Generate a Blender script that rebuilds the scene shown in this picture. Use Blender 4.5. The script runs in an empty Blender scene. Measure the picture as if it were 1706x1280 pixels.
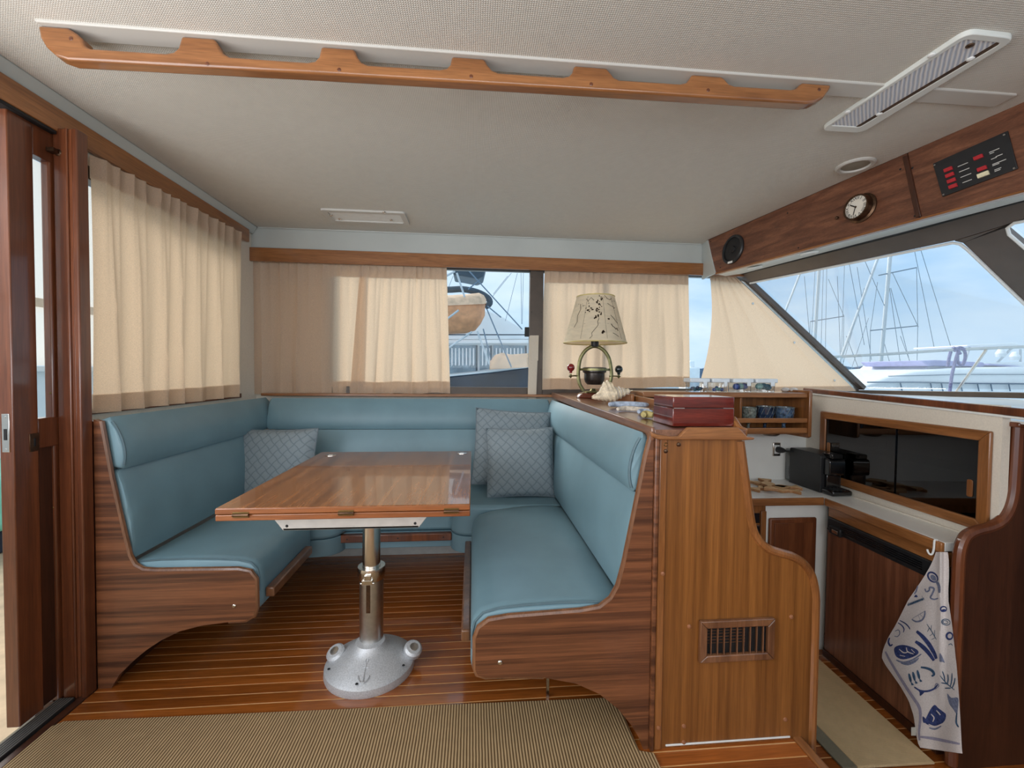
import bpy, bmesh, math, random
from mathutils import Vector, Matrix
random.seed(11)
scene = bpy.context.scene
COL = scene.collection
V = Vector

# ------------------------------------------------------------------ camera
F_PX = 720.0
YAW, PITCH, ROLL = math.radians(5.16), math.radians(1.59), math.radians(0.575)
CAM = V((0.0, 0.0, 1.06))
_f = V((math.sin(YAW)*math.cos(PITCH), math.cos(YAW)*math.cos(PITCH), -math.sin(PITCH)))
_r = V((math.cos(YAW), -math.sin(YAW), 0))
_u = _r.cross(_f)
R_ = _r*math.cos(ROLL) + _u*math.sin(ROLL)
U_ = _u*math.cos(ROLL) - _r*math.sin(ROLL)
F_ = _f
cam_data = bpy.data.cameras.new('camera')
cam_data.sensor_width = 36.0
cam_data.lens = F_PX/1706*36.0
cam_data.clip_start = 0.02
cam_data.clip_end = 600
cam = bpy.data.objects.new('camera', cam_data)
COL.objects.link(cam)
cam.matrix_world = Matrix(((R_.x, U_.x, -F_.x, CAM.x), (R_.y, U_.y, -F_.y, CAM.y), (R_.z, U_.z, -F_.z, CAM.z), (0, 0, 0, 1)))
scene.camera = cam

# ------------------------------------------------------------------ view, sky and lights
scene.view_settings.view_transform = 'Standard'
scene.view_settings.look = 'None'
scene.view_settings.exposure = 0.05
scene.view_settings.gamma = 1.0
scene.view_settings.use_curve_mapping = False

def lin(c):
    out = []
    for v in c[:3]:
        v /= 255.0
        out.append(v/12.92 if v <= 0.04045 else ((v+0.055)/1.055)**2.4)
    return (*out, 1.0)

world = bpy.data.worlds.new('overcast_sky')
scene.world = world
world.use_nodes = True
nt = world.node_tree
nt.nodes.clear()
wo = nt.nodes.new('ShaderNodeOutputWorld')
bg = nt.nodes.new('ShaderNodeBackground')
tc = nt.nodes.new('ShaderNodeTexCoord')
mp = nt.nodes.new('ShaderNodeMapping'); mp.inputs['Scale'].default_value = (1.3, 1.3, 3.6)
nz = nt.nodes.new('ShaderNodeTexNoise'); nz.inputs['Scale'].default_value = 1.7; nz.inputs['Detail'].default_value = 6; nz.inputs['Roughness'].default_value = 0.52
nz.inputs['Distortion'].default_value = 0.3
rp = nt.nodes.new('ShaderNodeValToRGB')
rp.color_ramp.elements[0].position = 0.36; rp.color_ramp.elements[0].color = lin((168, 202, 233))
rp.color_ramp.elements[1].position = 0.70; rp.color_ramp.elements[1].color = lin((232, 242, 247))
nt.links.new(tc.outputs['Generated'], mp.inputs['Vector']); nt.links.new(mp.outputs['Vector'], nz.inputs['Vector'])
nt.links.new(nz.outputs['Fac'], rp.inputs['Fac']); nt.links.new(rp.outputs['Color'], bg.inputs['Color'])
bg.inputs['Strength'].default_value = 1.22
nt.links.new(bg.outputs['Background'], wo.inputs['Surface'])

def sun_light(energy, angle, direction, color):
    d = bpy.data.lights.new('sun', 'SUN'); d.energy = energy; d.angle = math.radians(angle); d.color = color
    o = bpy.data.objects.new('sun', d); COL.objects.link(o)
    o.rotation_euler = V(direction).to_track_quat('-Z', 'Y').to_euler()
sun_light(4.4, 38, (0.48, -0.64, -0.60), (1.0, 0.95, 0.88))

def area_light(name, loc, direction, sx, sy, power, color=(1, 1, 1)):
    d = bpy.data.lights.new(name, 'AREA'); d.shape = 'RECTANGLE'; d.size = sx; d.size_y = sy; d.energy = power; d.color = color
    o = bpy.data.objects.new(name, d); COL.objects.link(o); o.location = loc
    o.rotation_euler = V(direction).to_track_quat('-Z', 'Y').to_euler()
area_light('fill_starboard', (0.1, -1.32, 1.36), (0, 1, 0.55), 2.7, 0.55, 26, (0.96, 0.98, 1.0))  # added fill lamp behind the camera, tilted up to lift cabin and ceiling
area_light('fill_cockpit_door', (-1.45, 0.05, 1.30), (1, 0.15, 0.40), 1.7, 1.0, 32, (0.97, 0.98, 1.0))  # second added fill lamp, at the door opening, also tilted upward

# ------------------------------------------------------------------ pixel of the 1706x1280 photograph -> point on a known plane of the cabin
def ray(x, y): return F_ + R_*((x-853)/F_PX) - U_*((y-640)/F_PX)
def aX(x, y, X): d = ray(x, y); return CAM + d*(X/d.x)
def aY(x, y, Y): d = ray(x, y); return CAM + d*(Y/d.y)
def aZ(x, y, Z): d = ray(x, y); return CAM + d*((Z-CAM.z)/d.z)
def aP(x, y, p0, n): d = ray(x, y); return CAM + d*((p0-CAM).dot(n)/d.dot(n))

# ------------------------------------------------------------------ materials
MATS = {}
def new_mat(name):
    m = bpy.data.materials.new(name); m.use_nodes = True
    m.node_tree.nodes.clear()
    o = m.node_tree.nodes.new('ShaderNodeOutputMaterial')
    b = m.node_tree.nodes.new('ShaderNodeBsdfPrincipled')
    m.node_tree.links.new(b.outputs[0], o.inputs[0])
    MATS[name] = m
    return m, m.node_tree.nodes, m.node_tree.links, b, o

def objvec(N, L, rnd=True):
    t = N.new('ShaderNodeTexCoord')
    if not rnd: return t.outputs['Object']
    oi = N.new('ShaderNodeObjectInfo')
    cm = N.new('ShaderNodeCombineXYZ')
    for k, s in enumerate((7.3, 13.1, 17.7)):
        mm = N.new('ShaderNodeMath'); mm.operation = 'MULTIPLY'; mm.inputs[1].default_value = s
        L.new(oi.outputs['Random'], mm.inputs[0]); L.new(mm.outputs[0], cm.inputs[k])
    ad = N.new('ShaderNodeVectorMath'); ad.operation = 'ADD'
    L.new(t.outputs['Object'], ad.inputs[0]); L.new(cm.outputs[0], ad.inputs[1])
    return ad.outputs[0]

def ramp(N, stops):
    r = N.new('ShaderNodeValToRGB')
    e = r.color_ramp.elements
    while len(e) < len(stops): e.new(0.5)
    for k, (p, c) in enumerate(stops): e[k].position = p; e[k].color = lin(c)
    return r

def wood(name, dark, light, axis, ring=9.0, rough=0.35, coat=0.25, stretch=0.07, distort=0.6, lo=0.3, hi=0.68, vary=0.0, coat_rough=0.08):
    m, N, L, b, o = new_mat(name)
    vec = objvec(N, L)
    mp = N.new('ShaderNodeMapping'); s = [1, 1, 1]; s['xyz'.index(axis)] = stretch; mp.inputs['Scale'].default_value = s
    L.new(vec, mp.inputs['Vector'])
    n1 = N.new('ShaderNodeTexNoise'); n1.inputs['Scale'].default_value = ring; n1.inputs['Detail'].default_value = 5; n1.inputs['Roughness'].default_value = 0.6; n1.inputs['Distortion'].default_value = distort
    L.new(mp.outputs[0], n1.inputs['Vector'])
    mid = tuple((a+c)/2 for a, c in zip(dark, light))
    r = ramp(N, [(lo, dark), ((lo+hi)/2, mid), (hi, light)])
    L.new(n1.outputs['Fac'], r.inputs['Fac'])
    n2 = N.new('ShaderNodeTexNoise'); n2.inputs['Scale'].default_value = ring*14; n2.inputs['Detail'].default_value = 2
    L.new(mp.outputs[0], n2.inputs['Vector'])
    mr = N.new('ShaderNodeMapRange'); mr.inputs[1].default_value = 0.3; mr.inputs[2].default_value = 0.7; mr.inputs[3].default_value = 0.78; mr.inputs[4].default_value = 1.12
    L.new(n2.outputs['Fac'], mr.inputs[0])
    mx = N.new('ShaderNodeMixRGB'); mx.blend_type = 'MULTIPLY'; mx.inputs[0].default_value = 1
    L.new(r.outputs[0], mx.inputs[1]); L.new(mr.outputs[0], mx.inputs[2])
    col = mx.outputs[0]
    if vary:
        oi = N.new('ShaderNodeObjectInfo')
        m2 = N.new('ShaderNodeMapRange'); m2.inputs[3].default_value = 1-vary; m2.inputs[4].default_value = 1+vary
        L.new(oi.outputs['Random'], m2.inputs[0])
        mx2 = N.new('ShaderNodeMixRGB'); mx2.blend_type = 'MULTIPLY'; mx2.inputs[0].default_value = 1
        L.new(col, mx2.inputs[1]); L.new(m2.outputs[0], mx2.inputs[2]); col = mx2.outputs[0]
    L.new(col, b.inputs['Base Color'])
    b.inputs['Roughness'].default_value = rough
    b.inputs['Coat Weight'].default_value = coat
    b.inputs['Coat Roughness'].default_value = coat_rough
    bp = N.new('ShaderNodeBump'); bp.inputs['Strength'].default_value = 0.06; bp.inputs['Distance'].default_value = 0.001
    L.new(n2.outputs['Fac'], bp.inputs['Height']); L.new(bp.outputs[0], b.inputs['Normal'])
    return m

def plain(name, col, rough=0.5, metal=0.0, noise=0.0, nscale=30, bump=0.0, coat=0.0, spec=0.5, emit=None):
    m, N, L, b, o = new_mat(name)
    b.inputs['Roughness'].default_value = rough; b.inputs['Metallic'].default_value = metal
    b.inputs['Coat Weight'].default_value = coat; b.inputs['Specular IOR Level'].default_value = spec
    n1 = N.new('ShaderNodeTexNoise'); n1.inputs['Scale'].default_value = nscale; n1.inputs['Detail'].default_value = 4
    L.new(objvec(N, L), n1.inputs['Vector'])
    k = noise
    r = ramp(N, [(0.3, tuple(v*(1-k) for v in col)), (0.7, tuple(min(255, v*(1+k)) for v in col))])
    L.new(n1.outputs['Fac'], r.inputs['Fac']); L.new(r.outputs[0], b.inputs['Base Color'])
    if bump:
        bp = N.new('ShaderNodeBump'); bp.inputs['Strength'].default_value = bump; bp.inputs['Distance'].default_value = 0.002
        L.new(n1.outputs['Fac'], bp.inputs['Height']); L.new(bp.outputs[0], b.inputs['Normal'])
    return m

def thin_glass(name, tint=(1, 1, 1), gloss=0.06, rough=0.0, fres=0.8):
    m, N, L, b, o = new_mat(name)
    N.remove(b)
    t = N.new('ShaderNodeBsdfTransparent'); t.inputs[0].default_value = (*tint, 1)
    g = N.new('ShaderNodeBsdfGlossy'); g.inputs['Roughness'].default_value = rough
    fr = N.new('ShaderNodeFresnel'); fr.inputs[0].default_value = 1.3
    mm = N.new('ShaderNodeMath'); mm.operation = 'MULTIPLY_ADD'; mm.inputs[1].default_value = fres; mm.inputs[2].default_value = gloss*0.5
    L.new(fr.outputs[0], mm.inputs[0])
    mx = N.new('ShaderNodeMixShader')
    L.new(mm.outputs[0], mx.inputs[0]); L.new(t.outputs[0], mx.inputs[1]); L.new(g.outputs[0], mx.inputs[2]); L.new(mx.outputs[0], o.inputs[0])
    return m

def cloth(name, col, trans, weave=700, var=0.06):
    m, N, L, b, o = new_mat(name)
    vec = objvec(N, L, False)
    mp = N.new('ShaderNodeMapping'); mp.inputs['Scale'].default_value = (1, 1, 4)
    L.new(vec, mp.inputs['Vector'])
    n1 = N.new('ShaderNodeTexNoise'); n1.inputs['Scale'].default_value = weave*0.35; n1.inputs['Detail'].default_value = 3
    L.new(mp.outputs[0], n1.inputs['Vector'])
    r = ramp(N, [(0.3, tuple(v*(1-var) for v in col)), (0.7, tuple(min(255, v*(1+var)) for v in col))])
    L.new(n1.outputs['Fac'], r.inputs['Fac'])
    L.new(r.outputs[0], b.inputs['Base Color']); b.inputs['Roughness'].default_value = 0.9; b.inputs['Specular IOR Level'].default_value = 0.1
    tr = N.new('ShaderNodeBsdfTranslucent'); 
    mc = N.new('ShaderNodeMixRGB'); mc.blend_type = 'MULTIPLY'; mc.inputs[0].default_value = 1; mc.inputs[2].default_value = (1.0, 0.88, 0.74, 1)
    L.new(r.outputs[0], mc.inputs[1]); L.new(mc.outputs[0], tr.inputs[0])
    mx = N.new('ShaderNodeMixShader'); mx.inputs[0].default_value = trans
    L.new(b.outputs[0], mx.inputs[1]); L.new(tr.outputs[0], mx.inputs[2]); L.new(mx.outputs[0], o.inputs[0])
    bp = N.new('ShaderNodeBump'); bp.inputs['Strength'].default_value = 0.2; bp.inputs['Distance'].default_value = 0.001
    L.new(n1.outputs['Fac'], bp.inputs['Height']); L.new(bp.outputs[0], b.inputs['Normal'])
    return m

def ribbed(name, c1, c2, period, axis='x', cross=0.0, bump=0.6, rough=0.95, noise=0.12, diag=False):
    """fine ribs or weave: sin wave along one axis (and a second across it)"""
    m, N, L, b, o = new_mat(name)
    t = N.new('ShaderNodeTexCoord')
    w = N.new('ShaderNodeTexWave'); w.wave_type = 'BANDS'; w.bands_direction = axis.upper(); w.inputs['Scale'].default_value = 2*math.pi/(20*period)
    w.inputs['Distortion'].default_value = 0.6; w.inputs['Detail'].default_value = 1.0; w.inputs['Detail Scale'].default_value = 0.5
    if diag:
        w.bands_direction = 'DIAGONAL'; w.inputs['Scale'].default_value = 2*math.pi/(10*period*1.414)
        mpd = N.new('ShaderNodeMapping'); mpd.inputs['Rotation'].default_value = (0, 0, math.pi/2); L.new(t.outputs['Object'], mpd.inputs['Vector']); L.new(mpd.outputs[0], w.inputs['Vector'])
    else:
        L.new(t.outputs['Object'], w.inputs['Vector'])
    fac = w.outputs['Fac']
    if cross:
        w2 = N.new('ShaderNodeTexWave'); w2.wave_type = 'BANDS'; w2.bands_direction = 'Y' if axis == 'x' else 'X'; w2.inputs['Scale'].default_value = 2*math.pi/(20*cross)
        w2.inputs['Distortion'].default_value = 0.6
        L.new(t.outputs['Object'], w2.inputs['Vector'])
        mm = N.new('ShaderNodeMath'); mm.operation = 'MULTIPLY'; L.new(fac, mm.inputs[0]); L.new(w2.outputs['Fac'], mm.inputs[1])
        fac = mm.outputs[0]
    n = N.new('ShaderNodeTexNoise'); n.inputs['Scale'].default_value = 26; n.inputs['Detail'].default_value = 6
    L.new(t.outputs['Object'], n.inputs['Vector'])
    r = ramp(N, [(0.1, c1), (0.8, c2)])
    L.new(fac, r.inputs['Fac'])
    mr = N.new('ShaderNodeMapRange'); mr.inputs[1].default_value = 0.3; mr.inputs[2].default_value = 0.7; mr.inputs[3].default_value = 1-noise; mr.inputs[4].default_value = 1+noise
    L.new(n.outputs['Fac'], mr.inputs[0])
    mx = N.new('ShaderNodeMixRGB'); mx.blend_type = 'MULTIPLY'; mx.inputs[0].default_value = 1
    L.new(r.outputs[0], mx.inputs[1]); L.new(mr.outputs[0], mx.inputs[2]); L.new(mx.outputs[0], b.inputs['Base Color'])
    b.inputs['Roughness'].default_value = rough; b.inputs['Specular IOR Level'].default_value = 0.15
    bp = N.new('ShaderNodeBump'); bp.inputs['Strength'].default_value = bump; bp.inputs['Distance'].default_value = 0.002
    L.new(fac, bp.inputs['Height']); L.new(bp.outputs[0], b.inputs['Normal'])
    return m

wood('teak_settee', (76, 43, 25), (130, 80, 50), 'x', ring=46, rough=0.42, coat=0.12, stretch=0.02, distort=0.25, lo=0.36, hi=0.6)
wood('teak_divider', (108, 64, 26), (154, 98, 46), 'z', ring=44, rough=0.38, coat=0.15, stretch=0.016, distort=0.2)
wood('teak_table', (118, 68, 34), (168, 107, 60), 'y', ring=34, rough=0.22, coat=0.9, stretch=0.05, distort=0.5, coat_rough=0.03)
wood('teak_table_edge', (120, 66, 34), (158, 96, 54), 'x', ring=22, rough=0.3, coat=0.5, stretch=0.05)
wood('teak_trim_x', (122, 76, 42), (164, 110, 66), 'x', ring=18, rough=0.3, coat=0.4, stretch=0.06)
wood('teak_trim_y', (128, 80, 42), (172, 114, 66), 'y', ring=18, rough=0.3, coat=0.4, stretch=0.06)
wood('teak_trim_z', (116, 70, 34), (156, 100, 54), 'z', ring=18, rough=0.3, coat=0.4, stretch=0.06)
wood('teak_edge', (98, 62, 40), (138, 94, 64), 'z', ring=18, rough=0.3, coat=0.4, stretch=0.08)
wood('walnut_counter', (108, 72, 54), (150, 106, 80), 'y', ring=20, rough=0.28, coat=0.5, stretch=0.05)
wood('mahogany_door', (82, 42, 24), (128, 72, 42), 'z', ring=16, rough=0.3, coat=0.5, stretch=0.05)
wood('mahogany_panel', (54, 28, 17), (80, 44, 27), 'z', ring=16, rough=0.4, coat=0.3, stretch=0.06)
wood('teak_fascia', (88, 54, 39), (134, 88, 64), 'y', ring=40, rough=0.4, coat=0.15, stretch=0.04)
wood('teak_fridge', (100, 58, 40), (150, 96, 68), 'z', ring=40, rough=0.4, coat=0.15, stretch=0.03, distort=0.25)
wood('floor_teak', (122, 62, 20), (172, 96, 38), 'x', ring=14, rough=0.22, coat=0.6, stretch=0.06, vary=0.12, coat_rough=0.06)
wood('floor_holly', (214, 160, 98), (232, 184, 124), 'x', ring=20, rough=0.3, coat=0.5)
wood('rosewood_box', (84, 26, 20), (126, 46, 34), 'x', ring=20, rough=0.15, coat=0.9, stretch=0.1, coat_rough=0.03)
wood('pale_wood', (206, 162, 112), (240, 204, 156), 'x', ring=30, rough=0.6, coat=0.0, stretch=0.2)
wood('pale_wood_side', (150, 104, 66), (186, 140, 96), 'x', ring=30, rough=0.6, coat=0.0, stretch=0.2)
plain('leather', (117, 148, 160), 0.42, noise=0.035, nscale=5, spec=0.45)
N_ = MATS['leather'].node_tree
_n = N_.nodes.new('ShaderNodeTexNoise'); _n.inputs['Scale'].default_value = 420; _n.inputs['Detail'].default_value = 3
_t = N_.nodes.new('ShaderNodeTexCoord'); _b = N_.nodes.new('ShaderNodeBump'); _b.inputs['Strength'].default_value = 0.12; _b.inputs['Distance'].default_value = 0.001
N_.links.new(_t.outputs['Object'], _n.inputs['Vector']); N_.links.new(_n.outputs['Fac'], _b.inputs['Height'])
N_.links.new(_b.outputs[0], [n for n in N_.nodes if n.type == 'BSDF_PRINCIPLED'][0].inputs['Normal'])
plain('leather_piping', (92, 116, 126), 0.45, noise=0.03)
plain('white_gelcoat', (226, 226, 222), 0.3, noise=0.02, nscale=4, coat=0.2)
plain('offwhite_wall', (228, 220, 206), 0.5, noise=0.02, nscale=160, bump=0.06)
plain('white_laminate', (236, 236, 232), 0.3, noise=0.015, nscale=8)
plain('cove_white', (186, 191, 188), 0.35, noise=0.02, nscale=4)
plain('seam_grey', (196, 194, 188), 0.5, noise=0.01, nscale=4)
plain('soffit_white', (222, 226, 222), 0.35, noise=0.02, nscale=4)
plain('dark_bronze', (78, 68, 60), 0.4, noise=0.06, nscale=12, metal=0.3)
plain('windshield_frame', (84, 72, 64), 0.35, noise=0.1, nscale=6, coat=0.3)
plain('rubber_black', (24, 24, 26), 0.6, noise=0.1)
plain('plastic_black', (38, 39, 41), 0.38, noise=0.08)
plain('plastic_gloss_black', (16, 16, 18), 0.12, noise=0.05, coat=0.5)
plain('kick_white', (196, 196, 192), 0.5, noise=0.03)
plain('aluminium', (200, 198, 194), 0.33, metal=1.0, noise=0.04, nscale=60)
plain('steel_polished', (214, 208, 200), 0.2, metal=1.0, noise=0.03)
plain('cast_aluminium', (206, 208, 212), 0.5, metal=0.45, noise=0.08, nscale=260, bump=0.1)
plain('bracket_aluminium', (206, 206, 202), 0.45, metal=0.6, noise=0.03)
plain('brass', (120, 98, 62), 0.4, metal=1.0, noise=0.1)
plain('brass_olive', (128, 124, 88), 0.38, metal=0.9, noise=0.12, nscale=40)
plain('bowl_dark', (58, 52, 48), 0.3, metal=0.6, noise=0.2, nscale=50)
plain('recess_grey', (150, 147, 134), 0.6, noise=0.03)
plain('bronze_dark', (96, 74, 58), 0.35, metal=0.9, noise=0.2, nscale=50)
plain('red_gloss', (120, 20, 26), 0.15, noise=0.1, coat=0.6)
plain('green_gloss', (18, 30, 34), 0.15, noise=0.1, coat=0.6)
plain('shell_cream', (226, 208, 180), 0.5, noise=0.14, nscale=60, bump=0.3)
plain('shell_pale', (216, 208, 200), 0.5, noise=0.1, nscale=60, bump=0.3)
plain('coral_blue', (172, 186, 206), 0.7, noise=0.16, nscale=70, bump=0.4)
plain('coral_white', (218, 206, 190), 0.7, noise=0.14, nscale=70, bump=0.4)
plain('coral_yellow', (198, 182, 120), 0.7, noise=0.16, nscale=70, bump=0.4)
plain('porcelain', (230, 230, 226), 0.25, noise=0.02)
plain('white_plastic', (230, 232, 230), 0.4, noise=0.02)
plain('lid_plastic', (228, 236, 242), 0.35, noise=0.03)
plain('bead_blue', (52, 84, 150), 0.3, noise=0.3, nscale=80)
plain('bead_teal', (30, 112, 130), 0.3, noise=0.25, nscale=80)
plain('bead_mint', (140, 186, 180), 0.4, noise=0.2, nscale=80)
plain('bead_slate', (74, 92, 118), 0.4, noise=0.3, nscale=80)
plain('cup_glass_dark', (38, 52, 74), 0.1, noise=0.3, nscale=60, coat=0.6)
plain('cup_glass_blue', (74, 94, 118), 0.12, noise=0.35, nscale=70, coat=0.6)
plain('cup_glass_grey', (112, 118, 112), 0.12, noise=0.35, nscale=90, coat=0.6)
MATS['teak_table'].node_tree.nodes['Principled BSDF'].inputs['Specular IOR Level'].default_value = 0.25
MATS['teak_table'].node_tree.nodes['Principled BSDF'].inputs['Coat Weight'].default_value = 0.6
wood('cabinet_door', (98, 52, 28), (128, 74, 42), 'z', ring=26, rough=0.4, coat=0.15, stretch=0.04)
plain('switch_red', (178, 44, 52), 0.4, noise=0.06, nscale=90)
plain('switch_cream', (226, 220, 186), 0.4, noise=0.06, nscale=90)
plain('lettering_white', (205, 205, 200), 0.6, noise=0.02)
plain('lettering_black', (26, 24, 24), 0.6, noise=0.02)
plain('clock_dial', (226, 220, 208), 0.5, noise=0.02)
plain('print_navy', (58, 68, 112), 0.9, noise=0.2, nscale=140, spec=0.05)
plain('print_slate', (118, 124, 148), 0.9, noise=0.12, nscale=140, spec=0.05)
plain('print_teal', (62, 86, 112), 0.9, noise=0.2, nscale=140, spec=0.05)
plain('print_lilac', (150, 146, 166), 0.9, noise=0.06, nscale=140, spec=0.05)
plain('print_brown', (48, 36, 26), 0.9, noise=0.2, nscale=140, spec=0.05)
plain('towel_linen', (214, 206, 204), 0.95, noise=0.04, nscale=300, bump=0.3, spec=0.05)
plain('lamp_trim_gold', (206, 188, 128), 0.5, noise=0.06)
plain('lamp_foot_wood', (96, 48, 34), 0.2, noise=0.15, coat=0.7)
plain('screw_cap', (160, 108, 76), 0.3, metal=0.2, noise=0.05)
plain('oven_black', (20, 22, 26), 0.15, noise=0.1, coat=0.4)
plain('rope_lilac', (120, 120, 156), 0.9, noise=0.2, nscale=90, bump=0.4)
plain('gelcoat_yacht', (246, 249, 250), 0.3, noise=0.02, nscale=2)
plain('hull_navy', (34, 48, 66), 0.2, noise=0.1, nscale=2, coat=0.5)
plain('yacht_window', (128, 150, 164), 0.15, noise=0.12, nscale=6)
plain('canvas_tan', (226, 190, 158), 0.9, noise=0.08, nscale=6)
plain('tender_orange', (226, 158, 112), 0.6, noise=0.08, nscale=5)
plain('tender_dark', (60, 76, 88), 0.6, noise=0.08, nscale=5)
plain('canvas_lilac', (176, 176, 214), 0.9, noise=0.06, nscale=5)
plain('mast_alloy', (198, 204, 208), 0.4, noise=0.04, metal=0.2)
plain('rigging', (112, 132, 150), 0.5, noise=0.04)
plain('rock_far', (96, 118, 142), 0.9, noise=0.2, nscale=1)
plain('sea_water', (140, 164, 176), 0.12, noise=0.2, nscale=0.4, bump=0.5)
plain('cockpit_teak', (196, 172, 142), 0.8, noise=0.08, nscale=12)
plain('cushion_mint', (120, 196, 176), 0.7, noise=0.06, nscale=12)
plain('bag_navy', (22, 28, 46), 0.8, noise=0.1, nscale=12)
cloth('curtain_cloth', (226, 208, 188), 0.5)
cloth('hem_cloth', (228, 218, 204), 0.2)
cloth('awning_cloth', (250, 246, 242), 0.6)
cloth('strap_cloth', (222, 212, 196), 0.15)
cloth('lamp_paper', (238, 228, 204), 0.4, weave=60, var=0.03)
ribbed('rug_sisal', (100, 76, 50), (192, 163, 124), 0.0085, 'x', noise=0.06)
ribbed('rug_border', (150, 116, 74), (186, 150, 104), 0.004, 'y', noise=0.06)
ribbed('runner_weave', (202, 174, 132), (234, 208, 166), 0.005, 'x', cross=0.005, noise=0.05)
ribbed('runner_shadow', (128, 122, 104), (150, 144, 124), 0.004, 'x', cross=0.004, noise=0.05)  # greyer weave colour, paints the divider panel's shadow on the runner
ribbed('headliner', (200, 197, 189), (232, 229, 221), 0.0055, 'x', cross=0.0055, bump=0.5, noise=0.02)
ribbed('diffuser_ribs', (186, 196, 212), (240, 244, 248), 0.0095, 'y', bump=0.9, rough=0.3, noise=0.01, diag=True)
ribbed('track_rubber', (44, 42, 42), (108, 104, 100), 0.008, 'x', bump=0.8, rough=0.5, noise=0.1)
thin_glass('window_glass', (0.97, 0.99, 1.0), 0.01, fres=0.25)
thin_glass('clear_plastic', (0.86, 0.90, 0.93), 0.34, 0.1)
thin_glass('smoked_glass', (0.22, 0.19, 0.20), 0.16)

# pillow: grey-blue cloth with rows of darker scale-shaped outlines
m, N, L, b, o = new_mat('pillow_cloth')
uv = N.new('ShaderNodeUVMap'); uv.uv_map = 'UVMap'
sp = N.new('ShaderNodeSeparateXYZ'); L.new(uv.outputs[0], sp.inputs[0])
def M(op, a, bb=None):
    n = N.new('ShaderNodeMath'); n.operation = op
    for k, x in enumerate((a, bb)):
        if x is None: continue
        if isinstance(x, (int, float)): n.inputs[k].default_value = x
        else: L.new(x, n.inputs[k])
    return n.outputs[0]
uu = M('MULTIPLY', sp.outputs[0], 22.0); vv = M('MULTIPLY', sp.outputs[1], 22.0)
wob = M('MULTIPLY', M('SINE', M('MULTIPLY', vv, 2*math.pi)), 0.06)
d1 = M('ABSOLUTE', M('SUBTRACT', M('FRACT', M('ADD', M('ADD', uu, wob), vv)), 0.5))
d2 = M('ABSOLUTE', M('SUBTRACT', M('FRACT', M('SUBTRACT', M('ADD', uu, wob), vv)), 0.5))
dm = M('MINIMUM', d1, d2)
r = ramp(N, [(0.0, (118, 131, 138)), (0.05, (124, 137, 145)), (0.10, (141, 153, 160))])
L.new(dm, r.inputs['Fac'])
n1 = N.new('ShaderNodeTexNoise'); n1.inputs['Scale'].default_value = 500; tco = N.new('ShaderNodeTexCoord'); L.new(tco.outputs['Object'], n1.inputs['Vector'])
mr = N.new('ShaderNodeMapRange'); mr.inputs[3].default_value = 0.82; mr.inputs[4].default_value = 1.18; L.new(n1.outputs['Fac'], mr.inputs[0])
mx = N.new('ShaderNodeMixRGB'); mx.blend_type = 'MULTIPLY'; mx.inputs[0].default_value = 1
L.new(r.outputs[0], mx.inputs[1]); L.new(mr.outputs[0], mx.inputs[2]); L.new(mx.outputs[0], b.inputs['Base Color'])
b.inputs['Roughness'].default_value = 0.95; b.inputs['Specular IOR Level'].default_value = 0.1
bp = N.new('ShaderNodeBump'); bp.inputs['Strength'].default_value = 0.4; bp.inputs['Distance'].default_value = 0.002
L.new(dm, bp.inputs['Height']); L.new(bp.outputs[0], b.inputs['Normal'])
plain('pillow_piping', (118, 130, 138), 0.95, noise=0.06, nscale=200)

# ------------------------------------------------------------------ mesh helpers (all points in cabin coordinates, metres)
WPOS = {}
def thing(name, label, cat, loc=(0, 0, 0), group=None):
    o = bpy.data.objects.new(name, None); COL.objects.link(o)
    o.empty_display_size = 0.05
    o.location = V(loc); WPOS[o] = V(loc)
    o['label'] = label; o['category'] = cat
    if group: o['group'] = group
    return o
def tag(o, label, cat, group=None):
    o['label'] = label; o['category'] = cat
    if group: o['group'] = group
    return o
def struct(o, label=None):
    o['kind'] = 'structure'
    if label: o['label'] = label
    return o

def spline(pts, n=6, closed=False):
    P = [V(p) for p in pts]; out = []; m = len(P)
    for i in range(m if closed else m-1):
        g = lambda k: P[k % m] if closed else P[max(0, min(m-1, k))]
        p0, p1, p2, p3 = g(i-1), g(i), g(i+1), g(i+2)
        for j in range(n):
            t = j/n
            out.append(0.5*((2*p1)+(p2-p0)*t+(2*p0-5*p1+4*p2-p3)*t*t+(3*p1-p0-3*p2+p3)*t**3))
    if not closed: out.append(P[-1])
    return out

def rounded_poly(pts, r, n=5):
    """2D polygon with each corner rounded by r (number or list)"""
    out = []; m = len(pts)
    for i, p in enumerate(pts):
        p = V(p[:2]); a = V(pts[i-1][:2]); c = V(pts[(i+1) % m][:2])
        rr = r[i] if isinstance(r, (list, tuple)) else r
        if rr <= 1e-6: out.append(p); continue
        da = (a-p); dc = (c-p)
        l = min(rr, da.length*0.49, dc.length*0.49)
        A = p+da.normalized()*l; B = p+dc.normalized()*l
        for k in range(n+1):
            t = k/n
            out.append(A*(1-t)**2 + p*(2*t*(1-t)) + B*t*t)
    return out

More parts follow.
